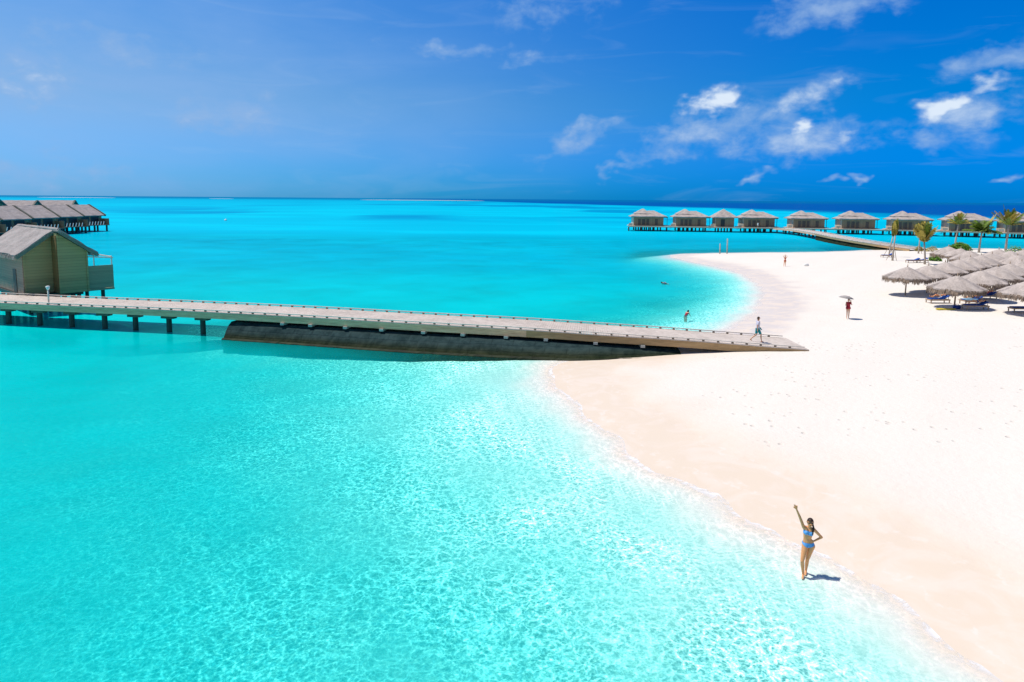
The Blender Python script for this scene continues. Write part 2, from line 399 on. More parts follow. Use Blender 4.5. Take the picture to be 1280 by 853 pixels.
def water_mat(t):
    P = t.pos(); sh = t.n('ShaderNodeAttribute', {'attribute_name': 'shore'}).outputs['Fac']
    d0 = t.n('ShaderNodeAttribute', {'attribute_name': 'depth'}).outputs['Fac']
    sx, sy, _ = t.n('ShaderNodeSeparateXYZ', Vector=P).outputs
    nb = t.noise(P, .11, 4, .55, .3)
    d = t.m('MAXIMUM', t.m('MULTIPLY', d0, t.mr(nb, .3, .7, .85, 1.15, False)), 0)
    # how much of each colour survives the way through the water (the light goes down and comes back up)
    far = t.mr(sy, 40, 130)
    d = t.m('MULTIPLY', d, 1.45)
    tr = t.m('POWER', .53, t.m('ADD', d, t.mr(sh, .5, 3.2, 0, .42))); tg = t.m('POWER', .925, d); tb = t.m('POWER', .92, d)
    # caustics painted into the transparent tint, standing in for sunlight focused by ripples
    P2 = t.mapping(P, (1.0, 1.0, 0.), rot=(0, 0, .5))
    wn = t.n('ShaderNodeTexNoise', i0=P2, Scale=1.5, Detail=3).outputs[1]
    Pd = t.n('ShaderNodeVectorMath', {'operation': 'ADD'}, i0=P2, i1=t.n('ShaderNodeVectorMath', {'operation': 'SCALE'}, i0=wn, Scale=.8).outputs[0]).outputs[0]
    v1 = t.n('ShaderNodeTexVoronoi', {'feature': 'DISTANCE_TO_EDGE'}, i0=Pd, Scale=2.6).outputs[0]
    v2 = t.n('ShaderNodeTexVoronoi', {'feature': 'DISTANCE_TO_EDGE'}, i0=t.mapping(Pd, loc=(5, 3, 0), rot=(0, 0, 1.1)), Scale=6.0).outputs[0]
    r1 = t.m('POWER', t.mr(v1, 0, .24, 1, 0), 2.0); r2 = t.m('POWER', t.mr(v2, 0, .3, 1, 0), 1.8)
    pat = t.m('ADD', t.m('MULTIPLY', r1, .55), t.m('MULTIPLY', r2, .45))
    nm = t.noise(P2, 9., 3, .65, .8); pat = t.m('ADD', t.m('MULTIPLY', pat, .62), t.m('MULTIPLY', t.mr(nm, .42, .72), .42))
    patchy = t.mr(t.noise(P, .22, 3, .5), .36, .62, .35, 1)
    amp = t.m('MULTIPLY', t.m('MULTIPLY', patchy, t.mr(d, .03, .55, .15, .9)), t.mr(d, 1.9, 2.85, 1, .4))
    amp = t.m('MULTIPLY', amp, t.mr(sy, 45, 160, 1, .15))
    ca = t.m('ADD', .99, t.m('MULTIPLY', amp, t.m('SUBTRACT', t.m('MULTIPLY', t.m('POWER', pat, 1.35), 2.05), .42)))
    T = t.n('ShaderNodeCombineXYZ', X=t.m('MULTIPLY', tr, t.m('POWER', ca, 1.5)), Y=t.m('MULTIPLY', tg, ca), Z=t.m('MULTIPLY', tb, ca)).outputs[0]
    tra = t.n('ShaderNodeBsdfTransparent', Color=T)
    # light scattered back by the water itself
    deep = t.m('ADD', t.m('ADD', sx, t.m('MULTIPLY', sy, .2)), t.m('MULTIPLY', t.m('SUBTRACT', t.noise(t.mapping(P, (.003, .0015, 0)), 1, 3), .5), 260))
    deep = t.mr(deep, 385, 520)
    reef = t.noise(t.mapping(P, (.0050, .0030, 0), (3.1, 1.4, 0)), 1, 3, .55, .3)
    reef = t.m('MULTIPLY', t.mr(reef, .50, .60), t.m('MULTIPLY', t.mr(sy, 230, 420), t.mr(t.m('ABSOLUTE', t.m('SUBTRACT', sx, 40)), 160, 460, 1, .25)))
    streak = t.noise(t.mapping(P, (.010, .022, 0)), 1, 3, .55, .2)
    bodyc = t.mix(far, (.0, .60, .62), (.0, .455, .66))
    bodyc = t.mix(t.mr(streak, .42, .62), bodyc, t.mix(far, (.0, .66, .68), (.0, .53, .73)))
    bodyc = t.mix(t.m('MULTIPLY', t.mr(sy, 180, 1600), .5), bodyc, (.0, .34, .58))
    bodyc = t.mix(t.m('MULTIPLY', reef, .8), bodyc, (.0, .22, .48))
    bodyc = t.mix(deep, bodyc, (.0, .085, .34))
    edge = t.mr(sy, 1500, 5000); bodyc = t.mix(t.m('MULTIPLY', edge, .8), bodyc, (.0, .13, .33))
    # bump: wind ripples
    w1 = t.noise(t.mapping(P, (1.1, 2.0, 0), rot=(0, 0, .35)), 1.7, 3, .62, .4)
    w2 = t.noise(t.mapping(P, (.14, .30, 0), rot=(0, 0, -.2)), 1, 2, .6)
    bh = t.m('ADD', t.m('MULTIPLY', w1, .22), t.m('MULTIPLY', w2, .55))
    bstr = t.mr(sh, .3, 5, .06, .42)
    bp = t.n('ShaderNodeBump', Strength=bstr, Distance=.45, Height=bh)
    dif = t.n('ShaderNodeBsdfDiffuse', Color=bodyc, Normal=bp)
    wbody = t.m('MAXIMUM', t.m('SUBTRACT', 1, t.m('EXPONENT', t.m('MULTIPLY', t.m('MULTIPLY', d, d), -.17))), t.m('MAXIMUM', deep, t.mr(sy, 90, 220)))
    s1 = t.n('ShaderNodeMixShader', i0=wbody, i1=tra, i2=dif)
    # foam and swash at the very edge
    fn = t.noise(P, 2.2, 4, .68, .7); fn2 = t.noise(P, .5, 3, .5)
    e = t.m('ADD', sh, t.m('MULTIPLY', t.m('SUBTRACT', fn2, .5), .9))
    rim = t.m('MULTIPLY', t.mr(t.m('ABSOLUTE', t.m('SUBTRACT', e, .05)), .0, .5, .95, 0), t.mr(fn, .35, .58))
    wash = t.m('MULTIPLY', t.mr(e, .2, 2.2, 1, 0), t.mr(fn, .38, .68, .2, 1))
    lag = t.mr(sy, 44, 52, 1, .45)
    foam = t.m('MULTIPLY', t.m('MAXIMUM', rim, t.m('MULTIPLY', wash, .36)), lag)
    foamb = t.n('ShaderNodeBsdfDiffuse', Color=(.84, .84, .84, 1))
    s2 = t.n('ShaderNodeMixShader', i0=foam, i1=s1, i2=foamb)
    fr = t.n('ShaderNodeFresnel', IOR=1.33, Normal=bp)
    fac = t.m('MINIMUM', t.m('MULTIPLY', fr, .22), .06)
    fac = t.m('MULTIPLY', fac, t.m('SUBTRACT', 1, foam))
    gl = t.n('ShaderNodeBsdfGlossy', Roughness=.10, Normal=bp)
    t.out(t.n('ShaderNodeMixShader', i0=fac, i1=s2, i2=gl))
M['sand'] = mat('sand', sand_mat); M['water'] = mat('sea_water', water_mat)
fmax = GS[FACES].max(1)
tag(sheet('ground', GH, np.ones(len(FACES), bool), {'shore': GS}, M['sand']), kind='structure')
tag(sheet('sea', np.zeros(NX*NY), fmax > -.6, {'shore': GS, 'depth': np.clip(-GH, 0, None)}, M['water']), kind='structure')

# ------------------------------------------------------------------ walkways
def resample(pts, step):
    P = [Vector(p) for p in pts]; out = []
    n = len(P)
    dense = []
    for i in range(n-1):
        a, b, c, d = P[max(i-1, 0)], P[i], P[i+1], P[min(i+2, n-1)]
        for k in range(40):
            t = k/40; dense.append(.5*((2*b)+(c-a)*t+(2*a-5*b+4*c-d)*t*t+(3*b-a-3*c+d)*t**3))
    dense.append(P[-1]); acc = 0; out = [dense[0]]
    for a, b in zip(dense[:-1], dense[1:]):
        L = (b-a).length
        while acc+L >= step:
            k = (step-acc)/L; a = a.lerp(b, k); out.append(a.copy()); L = (b-a).length; acc = 0
        acc += L
    return out
def frame(P, i):
    t = (P[min(i+1, len(P)-1)]-P[max(i-1, 0)]); t.normalize(); n = Vector((-t.y, t.x, 0)).normalized(); return t, n
def walkway(name, label, path, width, plank, beam_h, beam_mats, rail_step=1., rail=True, pile_at=None, pile_r=.2, detail=True):
    root = empty(name, path[0], 0, label, 'walkway'); inv = Vector(path[0])
    P = [p-inv for p in resample(path, plank)]
    bm = bmesh.new()
    for i in range(len(P)-1):
        t, n = frame(P, i); c = (P[i]+P[i+1])/2
        L = (P[i+1]-P[i]).length*(.93 if detail else 1.0)
        a = c-n*width/2; b = c+n*width/2
        bar(bm, a+Vector((0, 0, -.025)), b+Vector((0, 0, -.025)), L, .05)
    build('deck_planks', bm, M['deck'], root)
    Q = [p-inv for p in resample(path, 1.6)]
    if (Q[-1]-P[-1]).length > .3: Q.append(P[-1].copy())
    half = len(Q)
    for sgn in (-1, 1):
        for seg, mt in enumerate(beam_mats):
            bm = bmesh.new(); i0, i1 = int(half*seg/len(beam_mats)), min(half-1, int(half*(seg+1)/len(beam_mats)))
            prev = None
            for i in range(i0, i1+1):
                t, n = frame(Q, i); o = Q[i]+n*sgn*(width/2-.08); th = .10
                zs = (-.052, -.052-beam_h)
                ring = [bm.verts.new(o+n*sgn*k+Vector((0, 0, z))) for k, z in ((-th/2, zs[0]), (th/2, zs[0]), (th/2, zs[1]), (-th/2, zs[1]))]
                if prev:
                    for k in range(4): bm.faces.new((prev[k], prev[(k+1) % 4], ring[(k+1) % 4], ring[k]))
                else: bm.faces.new(ring)
                prev = ring
            bm.faces.new(prev[::-1])
            bmesh.ops.recalc_face_normals(bm, faces=bm.faces)
            build('side_beam', bm, mt, root)
    if rail:
        Rr = [p-inv for p in resample(path, rail_step)]; spots = []
        bk = bmesh.new(); box(bk, (0, 0, 0), (.13, .12, .10)); bme = bpy.data.meshes.new('rail_block'); bk.to_mesh(bme); bk.free(); bme.materials.append(M['block'])
        for sgn in (-1, 1):
            bm = bmesh.new(); here = []
            for i in range(len(Rr)-1):
                t, n = frame(Rr, i); t2, n2 = frame(Rr, i+1)
                a = Rr[i]+n*sgn*(width/2-.12); b = Rr[i+1]+n2*sgn*(width/2-.12)
                bar(bm, a+Vector((0, 0, .135)), b+Vector((0, 0, .135)), .09, .06)
                here.append((a+Vector((0, 0, .052)), math.atan2(t.y, t.x)))
            rl = build('curb_rail', bm, M['rail'], root); spots += [(p, q, rl) for p, q in here]
        spots.sort(key=lambda k: (k[0]+inv-Vector((0, 0, HC))).length)
        for p, q, rl in spots[:100]:
            o = bpy.data.objects.new('rail_block', bme); COL.objects.link(o); o.parent = rl; o.location = p; o.rotation_euler.z = q
        if spots[100:]:
            bk = bmesh.new()
            for p, q, rl in spots[100:]: box(bk, p, (.13, .12, .10), q)
            o = build('rail_blocks', bk, M['block'], root); o['kind'] = 'stuff'
    return root, inv
Zd = 1.85
near_px = [(-240, 368.5, Zd), (-110, 373.5, Zd), (0, 378.8, Zd), (100, 383.2, Zd), (200, 387.4, Zd), (300, 392.4, Zd), (400, 397.8, 1.83), (520, 405.0, 1.76), (650, 412.2, 1.62), (754, 419.2, 1.42), (850, 425.3, 1.15), (940, 432, .78), (1012, 437.5, .50)]
ne = [at(*p) for p in near_px]; WJ = 4.0
cpath = []
for i in range(len(ne)):
    t, n = frame(ne, i); cpath.append(ne[i]+n*(-1 if n.y < 0 else 1)*WJ/2)
jetty, jinv = walkway('wooden_jetty', 'long sloping timber jetty crossing the turquoise water onto the white beach', cpath, WJ, .16, .45, [M['beam'], M['beam'], M['beam'], M['beam_warm']])
# piles at the left half
def pile(parent, inv, p, top, r, cap=None, ang=0):
    b = min(gz(p.x, p.y), -.2)-.3
    bm = bmesh.new(); tube(bm, [(p.x-inv.x, p.y-inv.y, b-inv.z), (p.x-inv.x, p.y-inv.y, top-inv.z)], r, 10)
    o = build('pile', bm, M['pile'], parent, False)
    if cap:
        bm = bmesh.new(); box(bm, (p.x-inv.x, p.y-inv.y, top-inv.z-.13), (cap, .45, .26), ang); build('pile_cap', bm, M['cap'], o)
JP = resample([Vector(p) for p in cpath], 2.72)
def jpos(target):                         # point of the jetty centre line nearest to a sighted place
    return min(range(len(JD)), key=lambda i: (JD[i]-target).length)
JD = resample(cpath, .25)
for px, py in [(-70, 402), (-31, 404.5), (8, 407), (45, 410), (84, 412), (125, 414), (166, 416), (207, 419), (251, 421)]:
    g = at(px, py); i = min(range(len(JD)), key=lambda i: abs(JD[i].x-g.x)); t, n = frame(JD, i); c = JD[i]
    if n.y > 0: n = -n
    p = c+n*(WJ/2-.75); pile(jetty, jinv, p, c.z-.52, .2, 1.1, math.atan2(t.y, t.x))
# cross beams whose pale ends show under the side beam
for px in (326, 372, 423, 474, 528, 580, 636, 691, 748, 806):
    g = at(px, 425, 1.2); i = min(range(len(JD)), key=lambda i: abs(JD[i].x-g.x)); t, n = frame(JD, i); c = JD[i]-jinv
    bm = bmesh.new(); bar(bm, c-n*(WJ/2+.1)+Vector((0, 0, -.59)), c+n*(WJ/2+.1)+Vector((0, 0, -.59)), .28, .17); build('cross_beam', bm, M['concrete'], jetty)
# groyne of dark mossy stone under the jetty
gl = empty('stone_groyne', at(285, 425), 0, 'dark mossy stone wall standing in the water under the jetty', 'wall')
bm = bmesh.new(); bm2 = bmesh.new(); prev = None; prev2 = None
gi0 = min(range(len(JD)), key=lambda i: abs(JD[i].x-at(292, 424).x)); gi1 = min(range(len(JD)), key=lambda i: abs(JD[i].x-at(850, 432, .5).x))
GO = gl.location.copy()
for i in range(gi0, gi1, 1):
    t, n = frame(JD, i); c = JD[i]-GO; top = JD[i].z-.70; z0 = -GO.z
    k = (i-gi0)*.25
    j = lambda s: .10*mnoise.noise(Vector((k*.9, s*3.1, 0)))+.05*mnoise.noise(Vector((k*3.7, s*5, 3)))
    tp = max(top, .15)
    prof = [(-2.15+j(1), -2.9), (-2.02+j(2), .02+j(3)*.3), (-1.86+j(4), tp*.45+j(5)), (-1.68+j(6), tp*.8), (-1.45+j(7), tp), (1.5, tp), (1.9, 0), (2.1, -2.9)]
    fx = max(0, min(1, (JD[i].x+22)/24)); ob = .55+.95*fx; ob *= max(0, min(1, (13-JD[i].x)/8)); prof = [(u-ob*wt, v) for (u, v), wt in zip(prof, (1.15, 1, .75, .5, .3, 0, 0, 0))]
    off = 0.
    ring = [bm.verts.new(Vector((c.x, c.y, 0))+n*(u+off)+Vector((0, 0, v))) for u, v in prof]
    if prev:
        for a in range(len(prof)): bm.faces.new((prev[a], ring[a], ring[(a+1) % len(prof)], prev[(a+1) % len(prof)]))
    else: bm.faces.new(ring[::-1])
    prev = ring
    q = [(-2.28+j(8), -.5), (-2.24+j(9), .03+.5*abs(j(10))), (-2.10+j(2), .12+abs(j(11))), (-1.95, .10)]
    q = [(u-ob*1.03, v) for u, v in q]
    ring2 = [bm2.verts.new(Vector((c.x, c.y, 0))+n*(u+off)+Vector((0, 0, v))) for u, v in q]
    if prev2:
        for a in range(4): bm2.faces.new((prev2[a], ring2[a], ring2[(a+1) % 4], prev2[(a+1) % 4]))
    else: bm2.faces.new(ring2[::-1])
    prev2 = ring2
bm.faces.new(prev); bm2.faces.new(prev2)
for b_ in (bm, bm2): bmesh.ops.recalc_face_normals(b_, faces=b_.faces)
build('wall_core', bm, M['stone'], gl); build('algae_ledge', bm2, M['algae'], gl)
# small pale marker post on the jetty's near edge
g = at(48, 384, Zd); i = min(range(len(JD)), key=lambda i: abs(JD[i].x-g.x)); t, n = frame(JD, i); c = JD[i]-n*(WJ/2-.45)*(1 if n.y > 0 else -1)
lp = empty('bollard_light', c, 0, 'slim pale bollard light with flared head standing on the jetty deck at far left', 'lamp')
bm = bmesh.new(); tube(bm, [(0, 0, 0), (0, 0, 1.15)], .06, 10); build('post', bm, M['rail'], lp, True)
bm = bmesh.new(); tube(bm, [(0, 0, 1.15), (0, 0, 1.2), (0, 0, 1.42), (0, 0, 1.46)], [.07, .10, .16, .05], 12); build('lamp_head', bm, M['white'], lp, True)

# ------------------------------------------------------------------ big villa and its row on the left (ridge along -x, gable end faces +x)
def hip_thatch(bm, pts_top, pts_bot, th):
    pass
def slab(bm, quad, th):
    """thick slab from 4 corners; normal up"""
    q = [Vector(p) for p in quad]; n = (q[1]-q[0]).cross(q[3]-q[0]).normalized()
    if n.z < 0: n = -n
    a = [bm.verts.new(p) for p in q]; b = [bm.verts.new(p-n*th) for p in q]
    bm.faces.new(a); bm.faces.new(b[::-1])
    for i in range(4): bm.faces.new((a[i], b[i], b[(i+1) % 4], a[(i+1) % 4]))
def rough(bm, cuts=6, amp=.05, seed=0):
    bmesh.ops.subdivide_edges(bm, edges=bm.edges[:], cuts=cuts, use_grid_fill=True)
    for v in bm.verts:
        v.co += Vector((mnoise.noise(v.co*1.7+Vector((seed, 0, 0))), mnoise.noise(v.co*1.9+Vector((0, seed, 5))), mnoise.noise(v.co*1.5+Vector((9, 0, seed)))))*amp
def strands(bm, a, b, n, length, out, rnd, wd=.05, inward=.35):
    """ragged straw hanging along the edge a-b"""
    a = Vector(a); b = Vector(b); e = (b-a).normalized()
    for _ in range(n):
        p = a.lerp(b, rnd.random())-out*rnd.random()*.12+Vector((0, 0, .02))
        L = length*(.45+rnd.random()*.9); d = (out*rnd.uniform(-.1, inward)+Vector((0, 0, -1))+e*rnd.uniform(-.25, .25)).normalized()
        w_ = e*wd*(.5+rnd.random())
        bm.faces.new([bm.verts.new(p-w_), bm.verts.new(p+w_), bm.verts.new(p+d*L+w_*.25), bm.verts.new(p+d*L-w_*.25)])
def make_villa(name, label, group, W2=4.6, L=11.5, hw=3.6, ridge=3.0, detail=1):
    """origin: floor centre of gable end, x towards the viewer's side (outwards), y across"""
    r = empty(name, (0, 0, 0), 0, label, 'villa', group)
    rnd = random.Random(3); WL = W2*.80; RC = 1.4; YR = .30
    X = Vector((1, 0, 0)); Y = Vector((0, 1, 0)); Z = Vector((0, 0, 1))
    # left (near) half, right half proud
    bm = bmesh.new(); prism(bm, [(-WL, 0), (YR-.1, 0), (YR-.1, hw+ridge*.93), (-WL, hw+ridge*.15)], (-RC, 0, 0), Y, Z, -X, L-1.85)
    g1 = build('gable_wall', bm, M['gable'], r)
    bm = bmesh.new(); prism(bm, [(YR-.1, -.0), (W2, 0), (W2, hw), (YR-.1, hw+ridge*.975)], (0, 0, 0), Y, Z, -X, L-.25)
    build('gable_wall', bm, M['gable'], r)
    bm = bmesh.new(); box(bm, (-RC/2, YR-.13, (hw+ridge*.85)/2), (RC-.05, .06, hw+ridge*.82)); build('return_wall', bm, M['shade_brown'], r)  # side of the recess, its shade put into the board colour
    bm = bmesh.new(); box(bm, (-RC-.02-(L-1.85)/2, -WL-.035, hw/2), (L-1.9, .06, hw-.02)); build('side_wall', bm, M['wall'], r)
    bm = bmesh.new(); box(bm, (-3.9, -WL-.08, 1.05), (.95, .06, 2.1)); build('door', bm, M['reed_door'], r)
    # corner batten
    bm = bmesh.new(); box(bm, (.03, W2-.06, hw/2), (.06, .14, hw)); box(bm, (-RC+.03, -WL+.06, hw/2), (.06, .14, hw)); box(bm, (.03, YR-.03, (hw+ridge*.9)/2), (.06, .14, hw+ridge*.88)); build('corner_batten', bm, M['gable'], r)
    # thatched roof, two slopes
    e = .7; th = .24; sl = ridge/W2
    zt = hw+ridge+.32
    for sg, xf in ((-1, -.75), (1, .65)):
        bm = bmesh.new(); xe = -L-.4
        ye = sg*((W2 if sg > 0 else WL)+e); ze = zt-ridge-.45
        q = [(xf, YR, zt), (xe, YR, zt), (xe, ye, ze), (xf, ye, ze)]
        slab(bm, q, th); rough(bm, 10, .09, sg)
        rf = build('thatch_slope', bm, M['villa_thatch'], r)
        bm = bmesh.new(); strands(bm, (xf, ye, ze-.05), (xe, ye, ze-.05), int(520*detail), .38, Y*sg, rnd, .05)
        strands(bm, (xf, YR, zt-.1), (xf, ye, ze-.1), int(120*detail), .2, X, rnd, .04)
        build('straw_fringe', bm, M['villa_thatch'], rf)
        # barge board under the slope at the gable end
        bm = bmesh.new(); bar(bm, (xf-.06, YR+sg*.02, zt-th-.06), (xf+.06, ye*.985, ze-th-.02), .10, .26, Vector((0, 0, 1))); build('barge_board', bm, M['fascia'], r)
    bm = bmesh.new(); tube(bm, [(.5, YR, zt-.06), (-L/2, YR, zt-.02), (-L-.3, YR, zt-.06)], .15, 8); rough(bm, 3, .04); build('ridge_roll', bm, M['villa_thatch'], r)
    # balcony at the far side
    b = empty('balcony', (0, 0, 0)); b.parent = r
    bw = 2.1
    bm = bmesh.new(); box(bm, (-.18, W2+bw/2+.03, 1.25), (.08, bw, 2.1)); build('screen', bm, M['screen'], b)
    bm = bmesh.new(); box(bm, (-2.6, W2+bw/2+.03, .08), (4.8, bw+.1, .18)); build('floor_slab', bm, M['screen'], b)
    bm = bmesh.new()
    for x in (-.2, -4.8): bar(bm, (x, W2+bw-.05, .17), (x, W2+bw-.05, 3.15), .09, .09, X)
    bar(bm, (-.2, W2+.1, 3.15), (-.2, W2+bw+.1, 2.95), .1, .1); bar(bm, (-.2, W2+bw-.05, 3.05), (-4.9, W2+bw-.05, 3.05), .09, .09); bar(bm, (-4.8, W2+.1, 3.15), (-4.8, W2+bw+.1, 2.95), .1, .1)
    build('pergola', bm, M['rail'], b)
    for x in (-1.2, -5.5, -9.8):
        for y in (-W2+.8, -1.2, 1.6, W2-.5, W2+bw-.6):
            bm = bmesh.new(); tube(bm, [(x, y, -4.4), (x, y, -.02)], .17, 8); build('pile', bm, M['pile'], r)
    bm = bmesh.new(); box(bm, (-L/2-.2, 0, -.16), (L-1.2, 2*W2-.5, .28)); build('floor_beams', bm, M['pile'], r)
    return r
A = at(29, 371.5, 1.75); B = at(112, 364.3, 1.75)
ang = math.atan2((B-A).y, (B-A).x)                        # direction of the gable end's bottom edge
W2 = (B-A).length/2
print('villa gable width', W2*2, 'angle', math.degrees(ang), A, B)
v0 = make_villa('overwater_villa', 'large thatched villa with olive boarded gable end beside the jetty', 'thatched villas over the water at left', W2=W2, hw=3.7, ridge=1.75)
v0.location = (A+B)/2; v0.rotation_euler.z = ang-math.pi/2
def make_row_villa():
    """origin: floor centre; ridge along y, open front towards +x"""
    r = empty('overwater_villa', (0, 0, 0), 0, 'x', 'villa', 'thatched villas over the water at left'); hx, hy, h, rg = 5.0, 5.0, 3.0, 2.55
    X = Vector((1, 0, 0)); Y = Vector((0, 1, 0)); Z = Vector((0, 0, 1)); rnd = random.Random(8)
    bm = bmesh.new(); prism(bm, [(-hx, 0), (hx, 0), (hx, h), (0, h+rg*.9), (-hx, h)], (0, -hy, 0), X, Z, Y, 2*hy); build('wall', bm, M['farwall'], r)
    for y, w_ in ((-3.4, 1.8), (-.6, 2.4), (2.6, 2.6)):
        bm = bmesh.new(); box(bm, (hx+.03, y, 1.3), (.08, w_, 2.3)); build('glass_door', bm, M['dark'], r)
    for sg in (-1, 1):
        bm = bmesh.new(); e = 1.0; sl = rg/hx; zt = h+rg+.25
        slab(bm, [(0, -hy-.4, zt), (0, hy+.4, zt), (sg*(hx+e), hy+.4, zt-sl*(hx+e)), (sg*(hx+e), -hy-.4, zt-sl*(hx+e))], .3); rough(bm, 8, .12, sg)
        build('thatch_slope', bm, M['villa_thatch'], r)
        bm = bmesh.new(); bar(bm, (0, hy+.45, zt-.1), (sg*(hx+e), hy+.45, zt-sl*(hx+e)-.1), .5, .5); build('verge_board', bm, M['cap'], r)
    bm = bmesh.new(); box(bm, (hx+1.6, 0, -.1), (3.2, 2*hy-.6, .2)); build('sun_deck', bm, M['cap'], r)
    bm = bmesh.new(); box(bm, (hx+1.6, hy-.4, .85), (3.1, .12, 1.9)); build('side_screen', bm, M['farwall'], r)
    for k in range(8):
        bm = bmesh.new(); bar(bm, (hx+3.05, -4.0+k*.95, 0), (hx+3.05, -3.7+k*.95, 1.0), .14, .14, X); build('rail_post', bm, M['white'], r)
    for x in (-3, 1, 4.2, 7.6):
        for y in (-4.2, 0, 4.2):
            bm = bmesh.new(); tube(bm, [(x, y, -3.9), (x, y, 0)], .25, 8); build('pile', bm, M['pile'], r)
    return r
vs = make_row_villa()
vlab = ['thatched villa nearest in the far left row, cut by the left edge of the frame', 'second nearest thatched villa of the far left row, just above the olive villa roof', 'third nearest thatched villa of the far left row',
        'fourth nearest thatched villa of the far left row', 'farthest thatched villa at the right end of the far left row']
for i, y in enumerate((153, 165, 177, 189, 201)):
    o = vs if i == 0 else copy_tree(vs); o.location = (-124-.10*(y-152), y, 2.0); o.rotation_euler.z = R(-16); o['label'] = vlab[i]
for i, (x, y, a, lb) in enumerate([(-160, 205, 80, 'pale roofed villa in the back row at far left edge'), (-160, 222, 84, 'pale roofed villa in the middle of the back left row'), (-158, 238, 88, 'pale roofed villa at the right end of the back left row')]):
    o = copy_tree(vs); o.location = (x, y, 3.0+(i == 0)*.8); o.rotation_euler.z = R(a-160); o['label'] = lb

# ------------------------------------------------------------------ far row of water bungalows on the right, and their walkways
Zr = 1.7
rp = [at(786, 282.6, Zr), at(850, 283.4, Zr), at(930, 284.5, Zr), at(1010, 285.6, Zr), at(1080, 286.8, Zr), at(1150, 288.3, Zr), at(1220, 290, Zr), at(1290, 291.8, Zr), at(1400, 295, Zr)]
rj, rinv = walkway('row_walkway', 'long straight walkway on dark piles joining the far row of bungalows', rp, 2.6, 1.0, .3, [M['beam']], rail=False, detail=False)
RD = resample(rp, .5)
k = 0
PR = resample(rp, 4.2)
for i in range(len(PR)):
    t, n = frame(PR, i)
    for sg in (-1, 1): pile(rj, rinv, PR[i]+n*sg*1.05, Zr-.3, .17)
kp = [(938, 283.8, 1.7), (968, 284.8, 1.7), (998, 287.3, 1.7), (1022, 291, 1.7), (1045, 295.5, 1.65), (1068, 299.6, 1.55), (1092, 303.4, 1.4), (1118, 307.2, 1.15), (1150, 311.5, .9)]
kpp = [at(*p) for p in kp]; print('curved walk', [tuple(round(v, 1) for v in p) for p in kpp])
cw, cinv = walkway('curved_walkway', 'pale curved walkway leading from the beach palms out to the far bungalows', kpp, 4.4, .5, .45, [M['beam'], M['beam_warm']], rail_step=2.5, detail=False)
CD = resample(kpp, 4.0)
for i in range(1, len(CD)-5):
    t, n = frame(CD, i)
    for sg in (-1, 1): pile(cw, cinv, CD[i]+n*sg*1.7, CD[i].z-.5, .2)
cg = empty('rock_groyne', CD[-8], 0, 'dark rock footing under the beach end of the curved walkway', 'wall')
bm = bmesh.new(); CD2 = resample(kpp, .7); i0 = int(len(CD2)*.52); prev = None; bg2 = bmesh.new(); prevg = None
for i in range(i0, len(CD2)-6):
    t, n = frame(CD2, i); c = CD2[i]-cg.location; k = i*.7; j = lambda s: .22*mnoise.noise(Vector((k*.6, s*2.7, 1)))
    z = lambda v: v-cg.location.z
    prof = [(-2.6+j(1), -1.5), (-2.2+j(2), .15+j(3)), (-1.8, max(.3, CD2[i].z-.62)), (1.8, max(.3, CD2[i].z-.62)), (2.2+j(5), .15), (2.6, -1.5)]
    ring = [bm.verts.new(Vector((c.x, c.y, z(v)))+n*u) for u, v in prof]
    if prev:
        for a in range(6): bm.faces.new((prev[a], ring[a], ring[(a+1) % 6], prev[(a+1) % 6]))
    else: bm.faces.new(ring[::-1])
    prev = ring
bm.faces.new(prev); bmesh.ops.recalc_face_normals(bm, faces=bm.faces); build('rocks', bm, M['stone'], cg)

